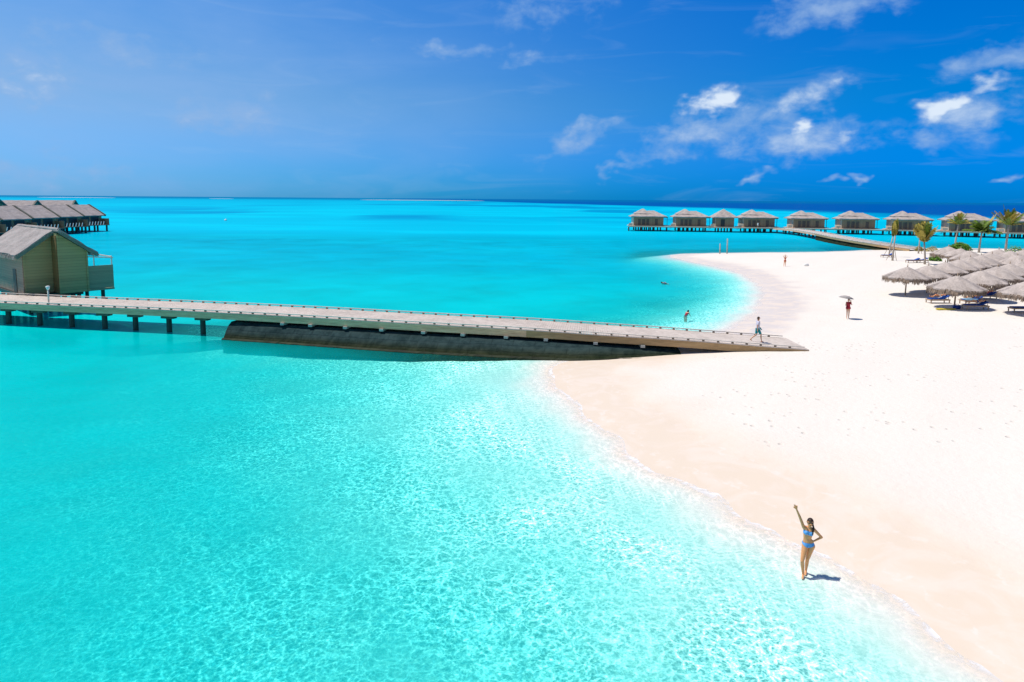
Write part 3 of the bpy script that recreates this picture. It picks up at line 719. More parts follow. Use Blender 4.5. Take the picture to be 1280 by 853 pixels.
def hiproof(bm, x0, x1, yh, z0, z1, rx0, rx1, th=.25):
    """hip roof with ridge from rx0 to rx1"""
    a = [bm.verts.new(p) for p in ((x0, -yh, z0), (x1, -yh, z0), (x1, yh, z0), (x0, yh, z0))]
    lo = [bm.verts.new(v.co-Vector((0, 0, th))) for v in a]
    r0 = bm.verts.new((rx0, 0, z1)); r1 = bm.verts.new((rx1, 0, z1))
    bm.faces.new((a[0], a[1], r1, r0)); bm.faces.new((a[2], a[3], r0, r1)); bm.faces.new((a[1], a[2], r1)); bm.faces.new((a[3], a[0], r0))
    for i in range(4): bm.faces.new((a[i], lo[i], lo[(i+1) % 4], a[(i+1) % 4]))
    bm.faces.new(lo[::-1])
def make_bungalow(name, label, small=False):
    r = empty(name, (0, 0, 0), 0, label, 'bungalow', 'thatched bungalows on stilts in the far row')
    hx, hy, h = (3.0, 3.0, 3.1) if small else (5.0, 3.9, 3.1)
    bm = bmesh.new(); box(bm, (0, 0, h/2), (2*hx, 2*hy, h)); build('wall', bm, M['farwall'], r)
    bm = bmesh.new(); box(bm, (-hx-.04, 0, h/2), (.08, 2*hy-.1, h-.1)); build('sunlit_tone_wall', bm, M['farwall2'], r)  # sunlit left face put into a paler wall colour
    if small:
        bm = bmesh.new(); box(bm, (-.7, -hy-.02, 1.2), (1.3, .08, 2.4)); build('doorway', bm, M['dark'], r)
    else:
        for x, w_ in ((-3.1, .9), (-1.7, 1.1), (-.3, .9), (2.6, 1.0)):
            bm = bmesh.new(); box(bm, (x, -hy-.02, 1.25), (w_, .08, 2.0)); f = build('window', bm, M['reed_door'], r)
            bm = bmesh.new(); box(bm, (x-w_/2-.05, -hy-.05, 1.25), (.1, .1, 2.1)); box(bm, (x+w_/2+.05, -hy-.05, 1.25), (.1, .1, 2.1)); build('frame', bm, M['farwall'], f)
    bm = bmesh.new(); e = 1.0
    if small:
        hiproof(bm, -hx-e, hx+e, hy+e, h+.05, h+2.7, -.05, .05)
        rough(bm, 7, .12, 3); rf = build('thatch_roof', bm, M['bung_thatch'], r)
    else:
        hiproof(bm, -hx-e, hx+e, hy+e, h+.05, h+1.9, -1.6, 2.2)
        rough(bm, 7, .14, 5); rf = build('thatch_roof', bm, M['bung_thatch'], r)
        bm = bmesh.new(); hiproof(bm, -hx+.4, .9, 3.0, h+.95, h+2.6, -1.75, -1.55, .1); rough(bm, 5, .1, 8); build('roof_peak', bm, M['bung_thatch'], rf)
        bm = bmesh.new(); box(bm, (hx+1.4, 1.0, h-.35), (1.2, 3.2, .25)); bar(bm, (hx+1.8, 0, -.2), (hx+1.8, 0, h-.5), .12, .12, Vector((1, 0, 0))); build('side_awning', bm, M['cap'], r)
        bm = bmesh.new(); box(bm, (hx+1.1, .5, -.05), (2.0, 4.5, .18)); build('side_deck', bm, M['beam'], r)
    bm = bmesh.new(); box(bm, (0, 0, -.12), (2*hx+.3, 2*hy+.3, .22)); box(bm, (-hx-.9, 0, -.08), (1.6, 3, .2)); build('floor_platform', bm, M['beam'], r)
    bm = bmesh.new()
    for k in range(4): box(bm, (-hx-1.1-.25*k, -hy+.5, -.1-.25*k), (.28, 1.2, .1))
    box(bm, (-hx-1.0, -hy-.1, .45), (1.3, .08, .7)); build('stair', bm, M['farwall2'], r)
    for x in ((-2, 0, 2) if small else (-4.2, -2.6, -1.3, .2, 1.6, 4.1)):
        for y in (-hy+.5, hy-.5):
            bm = bmesh.new(); tube(bm, [(x, y, -4.4), (x, y, -.2)], .24, 8); build('pile', bm, M['pile'], r)
    return r
bl = [(811, 'leftmost large thatched bungalow at the end of the far row'), (864, 'second thatched bungalow from the left in the far row'), (907, 'small square thatched pavilion with pointed roof in the far row'),
      (950, 'thatched bungalow where the curved walkway joins the far row'), (1011, 'thatched bungalow right of the walkway junction in the far row'), (1073, 'thatched bungalow left of the staked palms in the far row'),
      (1138, 'thatched bungalow directly behind the staked palms in the far row'), (1208, 'thatched bungalow behind the slim and bushy palms in the far row'), (1279, 'thatched bungalow at the right edge behind the tallest palm')]
proto = make_bungalow('stilt_bungalow', bl[0][1]); used = False
SC = {811: 1.0, 864: 1.0, 950: 1.0, 1011: .98, 1073: 1.0, 1138: 1.02, 1208: 1.06, 1279: 1.06}
BUNG = {}
for px, lb in bl:
    if px == 907: o = make_bungalow('stilt_pavilion', lb, True)
    elif not used: o = proto; used = True
    else: o = copy_tree(proto)
    o['label'] = lb
    i = min(range(len(RD)), key=lambda i: abs(RD[i].x/RD[i].y-ray(px, 280).x/ray(px, 280).y)); t, n = frame(RD, i)
    if n.y < 0: n = -n
    o.location = RD[i]+n*(5.6 if px != 907 else 4.6)+Vector((0, 0, .12)); o.rotation_euler.z = math.atan2(t.y, t.x)*.6
    o.scale = (SC.get(px, 1),)*3; BUNG[px] = o

# ------------------------------------------------------------------ thatched parasols
def make_parasol():
    r = empty('thatched_parasol', (0, 0, 0), 0, 'x', 'parasol', 'thatched parasols on the beach')
    bm = bmesh.new(); tube(bm, [(0, 0, -.3), (.01, 0, 1.2), (0, 0, 2.75)], [.075, .07, .06], 8); build('pole', bm, M['pole'], r, True)
    rnd = random.Random(5); bm = bmesh.new(); seg = 56; R0 = 2.35; rings = []
    prof = [(.05, 3.02), (.25, 2.96), (.7, 2.74), (1.2, 2.50), (1.7, 2.26), (2.1, 2.06), (2.35, 1.93), (2.32, 1.80), (1.9, 1.93), (.8, 2.45), (.1, 2.7)]
    for rad, z in prof:
        rg = []
        for k in range(seg):
            a = k*2*math.pi/seg; f = 1+.035*math.sin(a*8)+.03*mnoise.noise(Vector((math.cos(a)*3, math.sin(a)*3, z)))
            p = Vector((rad*f*math.cos(a), rad*f*math.sin(a), z+.05*mnoise.noise(Vector((rad*math.cos(a)*2.5, rad*math.sin(a)*2.5, 0)))))
            rg.append(bm.verts.new(p))
        rings.append(rg)
    for u, v in zip(rings[:-1], rings[1:]):
        for k in range(seg): bm.faces.new((u[k], v[k], v[(k+1) % seg], u[(k+1) % seg]))
    bm.faces.new(rings[0][::-1]); bm.faces.new(rings[-1])
    cn = build('thatch_canopy', bm, M['thatch'], r)
    bm = bmesh.new()
    for k in range(900):                                       # loose straw lying down the slope
        a = rnd.random()*6.283; rr = .2+2.0*math.sqrt(rnd.random()); z = 3.05-rr*.485
        o = Vector((math.cos(a), math.sin(a), 0)); s = Vector((-o.y, o.x, 0)); p = o*rr+Vector((0, 0, z+.015)); L = .25+.3*rnd.random()
        q = p+(o*.9+Vector((0, 0, -.44+rnd.uniform(-.04, .06)))+s*rnd.uniform(-.2, .2))*L; w_ = s*.022
        bm.faces.new([bm.verts.new(p-w_), bm.verts.new(p+w_), bm.verts.new(q+w_*.5), bm.verts.new(q-w_*.5)])
    build('loose_straw', bm, M['thatch'], cn)
    bm = bmesh.new()
    for k in range(1100):
        a = rnd.random()*6.283; o = Vector((math.cos(a), math.sin(a), 0)); s = Vector((-o.y, o.x, 0)); lump = .5+.5*abs(math.sin(a*7+1))
        p = o*(2.28+rnd.random()*.08)+Vector((0, 0, 1.93+rnd.uniform(-.1, .03))); L = (.16+.34*rnd.random())*lump+.12; q = p+(Vector((0, 0, -1))+o*rnd.uniform(-.2, .35)+s*rnd.uniform(-.25, .25))*L; w_ = s*(.03+.03*rnd.random())
        bm.faces.new([bm.verts.new(p-w_), bm.verts.new(p+w_), bm.verts.new(q+w_*.3), bm.verts.new(q-w_*.3)])
    build('straw_fringe', bm, M['fringe'], cn)
    bm = bmesh.new(); tube(bm, [(0, 0, 2.9), (0, 0, 3.1), (0, 0, 3.3)], [.09, .05, .03], 8); build('finial', bm, M['pole'], r, True)
    return r
par = [((1134, 333.5), 'thatched parasol standing alone at the seaward left end of its row'),
       ((1161, 331.5), 'second thatched parasol from the left in the long middle row'), ((1183, 327.5), 'third thatched parasol from the left in the long middle row'),
       ((1199, 324.2), 'fourth thatched parasol from the left in the long middle row'), ((1214, 321.2), 'fifth thatched parasol from the left in the long middle row'),
       ((1228, 318.8), 'sixth thatched parasol from the left in the long middle row'), ((1240, 316.8), 'last thatched parasol at the right end of the long middle row'),
       ((1196, 344.5), 'thatched parasol in front, above the two occupied loungers and blue bag'), ((1227, 338), 'second parasol of the front row, right of the one above the blue bag'),
       ((1247, 333), 'third parasol of the front row'), ((1263, 329.5), 'fourth parasol of the front row'), ((1277, 326.5), 'last parasol of the front row at the right edge of the frame'),
       ((1288, 350), 'nearest parasol, cut off by the right edge of the frame'),
       ((1186, 308), 'parasol beside the round green bush in the back row'), ((1200, 310.5), 'back row parasol in front of the dark green shrub'),
       ((1213, 313.5), 'back row parasol just left of the bushy palm trunk'),
       ((1249, 311.5), 'back row parasol right of the bushy palm trunk'), ((1263, 313.5), 'back row parasol just right of the tallest palm trunk'), ((1278, 312.5), 'back row parasol at the right edge of the frame'),
       ((1272, 319), 'parasol between the back row and the middle row at the right edge')]
pp = make_parasol()
for i, ((x, y), lb) in enumerate(par):
    o = pp if i == 0 else copy_tree(pp); g = at(x, y, 3.85); z = gz(g.x, g.y)
    g = at(x, y, 3.05+z); o.location = (g.x, g.y, z); o.rotation_euler = (R(random.uniform(-2, 2)), R(random.uniform(-2, 2)), random.random()*6.28); o['label'] = lb
    s = random.uniform(.96, 1.04); o.scale = (s, s, 1)
    if i in (0, 1, 7): print('parasol', i, [round(v, 1) for v in o.location])

# ------------------------------------------------------------------ loungers and beach things
def make_lounger():
    r = empty('sun_lounger', (0, 0, 0), 0, 'x', 'sun lounger', 'wooden sun loungers on the sand')
    bm = bmesh.new()
    for s in (-1, 1): box(bm, (0, s*.36, .34), (2.05, .06, .12))
    box(bm, (-1.0, 0, .34), (.06, .66, .12)); box(bm, (1.0, 0, .34), (.06, .66, .12))
    for k in range(11): box(bm, (-.9+k*.18, 0, .37), (.1, .66, .025))
    build('frame', bm, M['lwood'], r)
    for sx in (-1, 1):
        for sy in (-1, 1):
            bm = bmesh.new(); box(bm, (sx*.93, sy*.36, .14), (.08, .07, .28)); build('leg', bm, M['lwood'], r)
    bm = bmesh.new(); box(bm, (-.3, 0, .43), (1.3, .62, .09)); bmesh.ops.bevel(bm, geom=bm.edges[:], offset=.03, segments=2, affect='EDGES'); build('mattress', bm, M['blue'], r)
    bm = bmesh.new(); bar(bm, (.36, 0, .44), (1.0, 0, .74), .62, .09, Vector((0, 0, 1))); bmesh.ops.bevel(bm, geom=bm.edges[:], offset=.03, segments=2, affect='EDGES'); build('backrest', bm, M['blue'], r)
    bm = bmesh.new(); bar(bm, (.9, -.25, .36), (.9, -.25, .68), .04, .04, Vector((1, 0, 0))); bar(bm, (.9, .25, .36), (.9, .25, .68), .04, .04, Vector((1, 0, 0))); build('backrest_stay', bm, M['lwood'], r)
    return r
lg = [((1172, 379.0), 4, 'lounger with a sunbather, left of the parasol pole above the blue bag'), ((1219, 387.0), -3, 'nearest occupied lounger, right of the blue bag'),
      ((1214, 380), 8, 'occupied lounger with pale towel just behind the nearest one'), ((1232, 374), 12, 'lounger with raised blue backrest under the second front parasol'),
      ((1172, 364.5), 3, 'empty blue lounger in the shade behind the front parasol'), ((1277, 390), 0, 'lounger in the sun cut off by the right edge of the frame'),
      ((1252, 365.5), 4, 'lounger with a sunbather further back at the right'), ((1185, 365.8), 3, 'second blue lounger in the shade behind the front parasol'),
      ((1109, 322), 0, 'far blue lounger at the foot of the leftmost staked palm'), ((1141, 328.6), 0, 'left one of the two far white and blue loungers'),
      ((1151, 328.3), 0, 'right one of the two far loungers beside the leaning palm trunk'), ((1262, 372), 6, 'shaded lounger between the front and nearest right parasols')]
lp0 = make_lounger(); LG = []
for i, ((x, y), a, lb) in enumerate(lg):
    o = lp0 if i == 0 else copy_tree(lp0); g = at(x, y, .8); z = gz(g.x, g.y); g = at(x, y, z); o.location = (g.x, g.y, z); o.rotation_euler.z = R(a); o['label'] = lb; LG.append(o)
g = at(1196, 385, .8); z = gz(g.x, g.y); bgb = empty('beach_bag', (g.x, g.y, z), R(10), 'deep blue beach bag on the sand beside the parasol pole', 'bag')
bm = bmesh.new(); box(bm, (0, 0, .16), (.75, .35, .32)); bmesh.ops.bevel(bm, geom=bm.edges[:], offset=.08, segments=3, affect='EDGES'); build('bag_body', bm, M['navy'], bgb, True)
bm = bmesh.new(); tube(bm, [(-.2, 0, .3), (-.12, 0, .46), (.12, 0, .46), (.2, 0, .3)], .018, 6); build('handle', bm, M['navy'], bgb)
g = at(1182, 385.5, .8); bm = bmesh.new()
prof = [(-.95, 0), (-.7, .18), (-.1, .27), (.6, .24), (.95, .08), (.95, -.08), (.6, -.24), (-.1, -.27), (-.7, -.18)]
prism(bm, prof, (0, 0, .03), Vector((1, 0, 0)), Vector((0, 1, 0)), Vector((0, 0, 1)), .09)
o = build('bodyboard', bm, M['yellow']); o.location = (g.x, g.y, gz(g.x, g.y)); o.rotation_euler.z = .05; tag(o, 'yellow swimming board lying on the sand left of the blue bag', 'board')
g = at(1008, 333, .5); bm = bmesh.new(); bmesh.ops.create_icosphere(bm, subdivisions=2, radius=.28, matrix=Matrix.Diagonal((1.3, .7, .8, 1))); rough(bm, 0, .08)
o = build('towel_bundle', bm, M['white'], None, True); o.location = (g.x, g.y, gz(g.x, g.y)+.15); tag(o, 'small white towel bundle lying on the far sand spit', 'towel')
for (x, y0, y1, lb) in ((899.5, 320, 304.5, 'shorter thin mooring post at the edge of the sand spit'), (908.5, 319.5, 298.5, 'taller thin mooring post at the edge of the sand spit')):
    g = at(x, y0, .05); h = (y0-y1)*g.y/F*1.02; bm = bmesh.new(); tube(bm, [(0, 0, -.6), (.02, 0, h*.35), (0, .02, h)], [.13, .12, .10], 8)
    o = build('mooring_post', bm, M['trunk'], None, True); o.location = (g.x, g.y, 0); tag(o, lb, 'post', 'mooring posts on the sand spit')

# ------------------------------------------------------------------ palms and bushes
def frond(bm, base, az, rise, L, droop, wd, rnd, n=15):
    o = Vector((math.cos(az), math.sin(az), 0)); s = Vector((-o.y, o.x, 0)); pts = []
    for k in range(n+1):
        t = k/n; pts.append(base+o*L*math.sin(rise+0*t)*t*(1-.15*t)+Vector((0, 0, 1))*(L*math.cos(rise)*t-droop*L*t*t))
    for k in range(n):
        a, b = pts[k], pts[k+1]; w_ = s*(.035*(1-k/n)+.01)
        bm.faces.new([bm.verts.new(a-w_), bm.verts.new(a+w_), bm.verts.new(b+w_), bm.verts.new(b-w_)])
        if k < 1: continue
        t = k/n; ll = wd*math.sin(math.pi*min(1, t*.9+.12))**.6*(.8+.4*rnd.random()); d = (b-a).normalized()
        for sg in (-1, 1):
            for u in (0, .5):
                p = a.lerp(b, u+.1*rnd.random()); e = p+(s*sg*.8+d*.75+Vector((0, 0, -.25-.35*rnd.random())))*ll
                q = d*.085
                bm.faces.new([bm.verts.new(p-q), bm.verts.new(p+q), bm.verts.new(e+q*.2), bm.verts.new(e-q*.2)])
def palm(loc, h, lean, fr, label, rad=.16, stakes=0, group='palms on the far beach'):
    r = empty('palm_tree', loc, 0, label, 'palm', group); rnd = random.Random(int(loc[0]*13)); top = Vector((lean[0], lean[1], h))
    bm = bmesh.new(); tube(bm, [Vector((0, 0, -.3)), Vector((lean[0]*.15, lean[1]*.15, h*.3)), Vector((lean[0]*.5, lean[1]*.5, h*.65)), top], [rad*1.35, rad, rad*.85, rad*.8], 9); build('trunk', bm, M['trunk'], r, True)
    cr = None
    for (n, mt, r0, r1, L, dr, wd, az0, az1) in fr:
        bm = bmesh.new()
        for k in range(n):
            a = az0+(az1-az0)*(k+rnd.random()*.7)/n; frond(bm, top+Vector((0, 0, -.1)), a, R(rnd.uniform(r0, r1)), L*rnd.uniform(.8, 1.1), dr*rnd.uniform(.7, 1.3), wd, rnd)
        build('crown', bm, M[mt], r)
    for k in range(stakes):
        a = 2.1*k+.4; bm = bmesh.new(); tube(bm, [(math.cos(a)*1.0, math.sin(a)*1.0, -.2), (lean[0]*.4, lean[1]*.4, h*.62)], .045, 6); build('stake', bm, M['pole'], r)
    return r
def gp(x, y):
    g = at(x, y, .8); z = gz(g.x, g.y); g = at(x, y, z); return (g.x, g.y, z)
T2 = 6.283
palm(gp(1111, 321), 3.6, (.5, 0), [(7, 'leaf_y', 4, 10, 2.6, -.02, .35, 0, T2), (6, 'leaf_g', 3, 9, 2.7, -.02, .3, 0, T2)], 'young palm with tied upright fronds, left one of the two staked trunks', .12, 2)
palm(gp(1115.5, 326), 4.2, (.2, 0), [(8, 'leaf_y', 3, 14, 2.6, .05, .45, 0, T2), (5, 'leaf_g', 3, 10, 2.9, 0, .35, 0, T2)], 'young palm with tied upright fronds, right one of the two staked trunks', .13, 2)
palm(gp(1156, 330.5), 3.4, (-.35, 0), [(14, 'leaf_y', 8, 38, 3.6, .16, .7, 0, T2), (10, 'leaf_g', 5, 30, 3.6, .12, .7, 0, T2)], 'palm with yellow green fronds and reddish leaning trunk beside the long parasol row', .14, 0)
palm(gp(1148, 317), 3.2, (.1, 0), [(10, 'leaf_y', 6, 30, 3.4, .12, .65, 0, T2), (5, 'leaf_g', 6, 20, 3.4, .1, .6, 0, T2)], 'slim staked palm behind the one with the leaning trunk', .12, 1)
palm(gp(1193.5, 311), 5.3, (.35, 0), [(8, 'leaf_g', 15, 60, 3.5, .22, .7, 0, T2), (7, 'leaf_y', 10, 70, 3.4, .3, .6, 0, T2)], 'slim palm with sparse upswept fronds behind the shrub', .17)
palm(gp(1223.5, 316), 4.2, (.3, 0), [(22, 'leaf_g', 10, 80, 3.7, .3, .95, 0, T2), (2, 'leaf_y', 35, 42, 4.2, .0, .35, -.15, .2)], 'bushy bright green palm with one pale spear frond', .17)
palm(gp(1257, 313.5), 5.3, (.2, 0), [(11, 'leaf_g', 12, 60, 5.0, .16, .85, 0, T2), (9, 'leaf_y', 15, 75, 4.9, .26, .8, 0, T2)], 'tallest palm with wide yellowing crown at the far right', .2)
def bush(loc, rx, ry, rz, label, n=900, m='bush', ls=.11, kind='bush'):
    r = empty('round_bush' if m == 'bush' else 'dry_shrub', loc, 0, label, kind); rnd = random.Random(int(loc[0]*7)); bm = bmesh.new()
    for _ in range(n):
        v = Vector((rnd.gauss(0, 1), rnd.gauss(0, 1), rnd.gauss(0, 1))).normalized()*(rnd.uniform(.45, 1)**.5); v.z = abs(v.z)
        lump = 1+.22*mnoise.noise(v*2.4); p = Vector((v.x*rx*lump, v.y*ry*lump, v.z*rz*lump))
        a = Vector((rnd.gauss(0, 1), rnd.gauss(0, 1), rnd.gauss(0, 1))).normalized(); b = a.orthogonal().normalized(); L = ls*(.7+.8*rnd.random())
        bm.faces.new([bm.verts.new(p-a*L), bm.verts.new(p+b*L*.5), bm.verts.new(p+a*L), bm.verts.new(p-b*L*.5)])
    build('foliage', bm, M[m], r)
    bm = bmesh.new()
    for k in range(5): a = k*1.3; tube(bm, [(0, 0, -.1), (math.cos(a)*rx*.3, math.sin(a)*ry*.3, rz*.4), (math.cos(a)*rx*.5, math.sin(a)*ry*.5, rz*.7)], [.05, .035, .015], 5)
    build('stems', bm, M['pole'], r)
bush(gp(1169, 326.5), 1.05, .8, .95, 'bright green rounded bush at the left end of the back parasol row')
bush(gp(1200, 313), 2.3, 1.3, 1.6, 'dark green shrub rising behind the back parasol roofs', 2600, 'bush', .14)
bush(gp(1148.5, 314), .9, .6, 1.0, 'dry yellow shrub at the foot of the slim staked palm', 420, 'leaf_y')
bush(gp(1165, 314.5), 1.3, .7, 1.1, 'dry yellow shrub left of the dark green shrub', 420, 'leaf_y')
bush(gp(1268, 322), 1.9, 1.0, 1.2+.9, 'low green shrub between parasol roofs at the right', 900)

# ------------------------------------------------------------------ people
def ell(bm, c, ax, r, seg=14):
    m = Matrix.Translation(c) @ ax.to_4x4() @ Matrix.Diagonal((*r, 1)); return bmesh.ops.create_uvsphere(bm, u_segments=seg, v_segments=9, radius=1, matrix=m)['verts']
def hull(dst, items):
    bm = bmesh.new(); vs = []
    for c, ax, r in items: vs += ell(bm, Vector(c), ax, r)
    res = bmesh.ops.convex_hull(bm, input=bm.verts[:], use_existing_faces=False)
    kill = [g for g in res['geom_interior']+res['geom_unused'] if isinstance(g, bmesh.types.BMVert)]
    bmesh.ops.delete(bm, geom=list(set(kill)), context='VERTS')
    hullf = [f for f in res['geom'] if isinstance(f, bmesh.types.BMFace) and f.is_valid]
    keep = set(hullf); bmesh.ops.delete(bm, geom=[f for f in bm.faces if f not in keep], context='FACES_ONLY')
    bmesh.ops.recalc_face_normals(bm, faces=bm.faces)
    me = bpy.data.meshes.new('t'); bm.to_mesh(me); bm.free(); dst.from_mesh(me); bpy.data.meshes.remove(me)
I3 = Matrix.Identity(3)
def cap(dst, a, ra, b, rb): hull(dst, [(a, I3, (ra,)*3), (b, I3, (rb,)*3)])
def remesh(bm, vox, smooth=6):
    me = bpy.data.meshes.new('tmp'); bm.to_mesh(me); bm.free(); o = bpy.data.objects.new('tmp', me); COL.objects.link(o)
    md = o.modifiers.new('r', 'REMESH'); md.mode = 'VOXEL'; md.voxel_size = vox; md.use_smooth_shade = True
    sm = o.modifiers.new('s', 'SMOOTH'); sm.iterations = smooth; sm.factor = .5
    dg = bpy.context.evaluated_depsgraph_get(); dg.update(); out = bpy.data.meshes.new_from_object(o.evaluated_get(dg))
    bpy.data.objects.remove(o); bpy.data.meshes.remove(me)
    return out
def dress(name, me, test, off, mt, parent):
    """cloth cut from the body's own surface, pushed out a little"""
    bm = bmesh.new(); bm.from_mesh(me); bm.normal_update()
    bmesh.ops.delete(bm, geom=[f for f in bm.faces if not test(f.calc_center_median())], context='FACES')
    for v in bm.verts: v.co += v.normal*off
    return build(name, bm, M[mt], parent, True)
def hand(bm, wr, d, palm_n, sc=1., curl=.25, spread=.12, poses=None):
    """wr wrist, d hand direction, palm_n palm normal"""
    d = Vector(d).normalized(); pn = Vector(palm_n); pn = (pn-d*pn.dot(d)).normalized(); s = d.cross(pn)
    wr = Vector(wr); pe = wr+d*.085*sc
    hull(bm, [(wr, I3, (.024*sc,)*3), (pe+s*.03*sc, I3, (.014*sc,)*3), (pe-s*.03*sc, I3, (.014*sc,)*3)])
    for i, (o, L) in enumerate(((-.033, .068), (-.011, .082), (.012, .076), (.034, .06))):
        cu = poses[i] if poses else curl
        a = pe+s*o*sc; dd = (d+s*(o*spread/.03)).normalized(); m1 = a+dd*L*.5*sc+pn*cu*.02; m2 = m1+(dd*(1-cu)+pn*cu*1.2).normalized()*L*.5*sc
        cap(bm, a, .0105*sc, m1, .0095*sc); cap(bm, m1, .0095*sc, m2, .008*sc)
    th = wr+d*.03*sc-s*.022*sc; t1 = th-s*.035*sc+d*.03*sc+pn*.01; t2 = t1+d*.035*sc-s*.008*sc
    cap(bm, th, .014*sc, t1, .0115*sc); cap(bm, t1, .0115*sc, t2, .0095*sc)
def body(J, fem=True, vox=.009, fine=True, k=1.):
    """J: joint dictionary in metres; x is to the viewer's right, -y towards the viewer"""
    bm = bmesh.new(); V = {a: Vector(b) for a, b in J.items()}
    def fr_(a, b, up):
        x = (V[b]-V[a]).normalized(); z = (up-x*up.dot(x)).normalized(); y = z.cross(x); return Matrix((x, y, z)).transposed()
    up = (V['chest']-V['pelvis']).normalized(); sc = fr_('shR', 'shL', up); hp = fr_('hipR', 'hipL', up)
    if fem: C, Wd, Pv = (.135, .088, .12), (.105, .078, .07), (.155, .108, .10)
    else: C, Wd, Pv = (.165, .105, .14), (.138, .095, .08), (.15, .11, .10)
    hull(bm, [(V['chest'], sc, C), (V['waist'], hp, Wd)]); hull(bm, [(V['waist'], hp, Wd), (V['pelvis'], hp, Pv)])
    hull(bm, [(V['shR'], I3, (.048,)*3), (V['shL'], I3, (.048,)*3), (V['chest']+up*.05, sc, (C[0]*.8, C[1]*.8, .06))])
    if fem:
        for s_ in (-1, 1): ell(bm, V['chest']+sc@Vector((s_*.062, -.062, .0)), sc, (.056, .05, .056))
        for s_ in (-1, 1): ell(bm, V['pelvis']+hp@Vector((s_*.072, .055, -.03)), hp, (.088, .085, .09))
    hd = V['head']; cap(bm, V['neck'], .052 if fem else .062, hd+(V['neck']-hd)*.35, .048 if fem else .058)
    hull(bm, [(hd+Vector((0, .012, .02)), I3, (.076, .094, .092)), (hd+Vector((0, -.03, -.072)), I3, (.040, .04, .036))])
    cap(bm, hd+Vector((0, -.085, .01)), .010, hd+Vector((0, -.104, -.022)), .014)
    for s_ in (-1, 1): ell(bm, hd+Vector((s_*.079, .005, -.005)), I3, (.012, .02, .03))
    ar = 1. if fem else 1.22
    for s_ in 'RL':
        cap(bm, V['sh'+s_], .046*ar, V['el'+s_], .034*ar); cap(bm, V['el'+s_], .035*ar, V['wr'+s_], .023*ar)
        hpj, kn, an = V['hip'+s_], V['kn'+s_], V['an'+s_]
        cap(bm, hpj, .092, kn, .052); calf = kn.lerp(an, .3)+Vector((0, .015, 0)); cap(bm, kn, .05, calf, .052); cap(bm, calf, .052, an, .032)
        toe = V['to'+s_]; heel = an-(toe-an).normalized()*.04; heel.z = an.z-.045
        hull(bm, [(heel, I3, (.03,)*3), (an+Vector((0, 0, -.01)), I3, (.034,)*3), (toe, I3, (.03, .03, .018))])
        d = V.get('hd'+s_, (V['wr'+s_]-V['el'+s_])); hand(bm, V['wr'+s_], d, V.get('pn'+s_, Vector((0, -1, 0))), 1. if fem else 1.1, poses=J.get('fp'+s_) and list(J['fp'+s_]))
    return remesh(bm, vox)
def person(name, J, label, loc, rz, skin='skin', fem=True, vox=.012, clothes=(), hair=.0, hairtest=None, rot=None, scale=1.):
    J2 = {k: v for k, v in J.items()}
    me = body(J2, fem, vox)
    o = link(name, me, M[skin], None, True); o.location = loc; o.rotation_euler = rot or (0, 0, rz); o.scale = (scale,)*3
    tag(o, label, 'person')
    for nm, test, off, mt in clothes: dress(nm, me, test, off, mt, o)
    hd = Vector(J['head'])
    ht = hairtest or (lambda p: (p-hd).length < .16 and (p.z > hd.z+.055 or p.y > hd.y+.02) and p.z > hd.z-.09)
    dress('hair', me, ht, .014, 'hair', o)
    return o
# --- woman posing at the water's edge: right arm thrown up, left hand on the hip
wl = Vector((0, 0, 0))
Jw = dict(toR=(-.03, -.20, .02), anR=(.0, -.06, .075), knR=(-.055, -.14, .50), hipR=(.02, .0, .91), toL=(.07, .02, .02), anL=(.10, .16, .09), knL=(.10, .02, .50), hipL=(.19, .02, .90),
          pelvis=(.105, .03, .95), waist=(.065, .015, 1.12), chest=(.08, .0, 1.30), neck=(.10, .0, 1.47), head=(.115, -.02, 1.60),
          shR=(-.055, .0, 1.445), elR=(-.165, -.02, 1.72), wrR=(-.265, -.05, 1.945), shL=(.225, .01, 1.39), elL=(.44, .07, 1.17), wrL=(.235, .0, 1.06),
          hdR=Vector((-.25, -.05, 1)), pnR=Vector((0, -1, 0)), hdL=Vector((-1, -.1, -.25)), pnL=Vector((0, .9, -.3)), fpR=(.1, .1, .9, .9))
gw = at(1003.5, 717.5, 0); zw = gz(gw.x, gw.y)
cl = [('bikini_top', lambda p: 1.255 < p.z+.16*(p.x-.08) < 1.36 and -.06 < p.x < .215 and (p.z < 1.33 or p.y < .02), .006, 'bikini'),
      ('bikini_bottom', lambda p: abs(p.x-.10) < .22 and .875+.62*max(0, abs(p.x-.10)-.03) < p.z < 1.005, .006, 'bikini')]
hw_ = Vector(Jw['head'])
wo = person('person', Jw, 'woman in a blue bikini on the wet sand with one arm raised', (gw.x, gw.y, zw+.01), -math.atan2(gw.x, gw.y)+.15, 'skin', True, .0065, cl)
bm = bmesh.new()
for a, ra, b, rb in (((.175, -.0, 1.56), .026, (.20, -.05, 1.47), .026), ((.20, -.05, 1.47), .027, (.185, -.09, 1.38), .024), ((.185, -.09, 1.38), .023, (.18, -.10, 1.29), .016)): cap(bm, a, ra, b, rb)
link('braid', remesh(bm, .006, 3), M['hair'], wo, True)
bm = bmesh.new()
for s_ in (-1, 1): ell(bm, hw_+Vector((s_*.034, -.090, .018)), I3, (.030, .012, .021))
bar(bm, hw_+Vector((-.07, -.088, .024)), hw_+Vector((.07, -.088, .024)), .01, .012)
for s_ in (-1, 1): bar(bm, hw_+Vector((s_*.066, -.088, .022)), hw_+Vector((s_*.084, .0, .02)), .006, .01)
build('sunglasses', bm, M['black'], wo, True)
bm = bmesh.new(); ell(bm, hw_+Vector((0, -.086, -.052)), I3, (.022, .01, .006)); build('lips', bm, M['red'], wo, True)

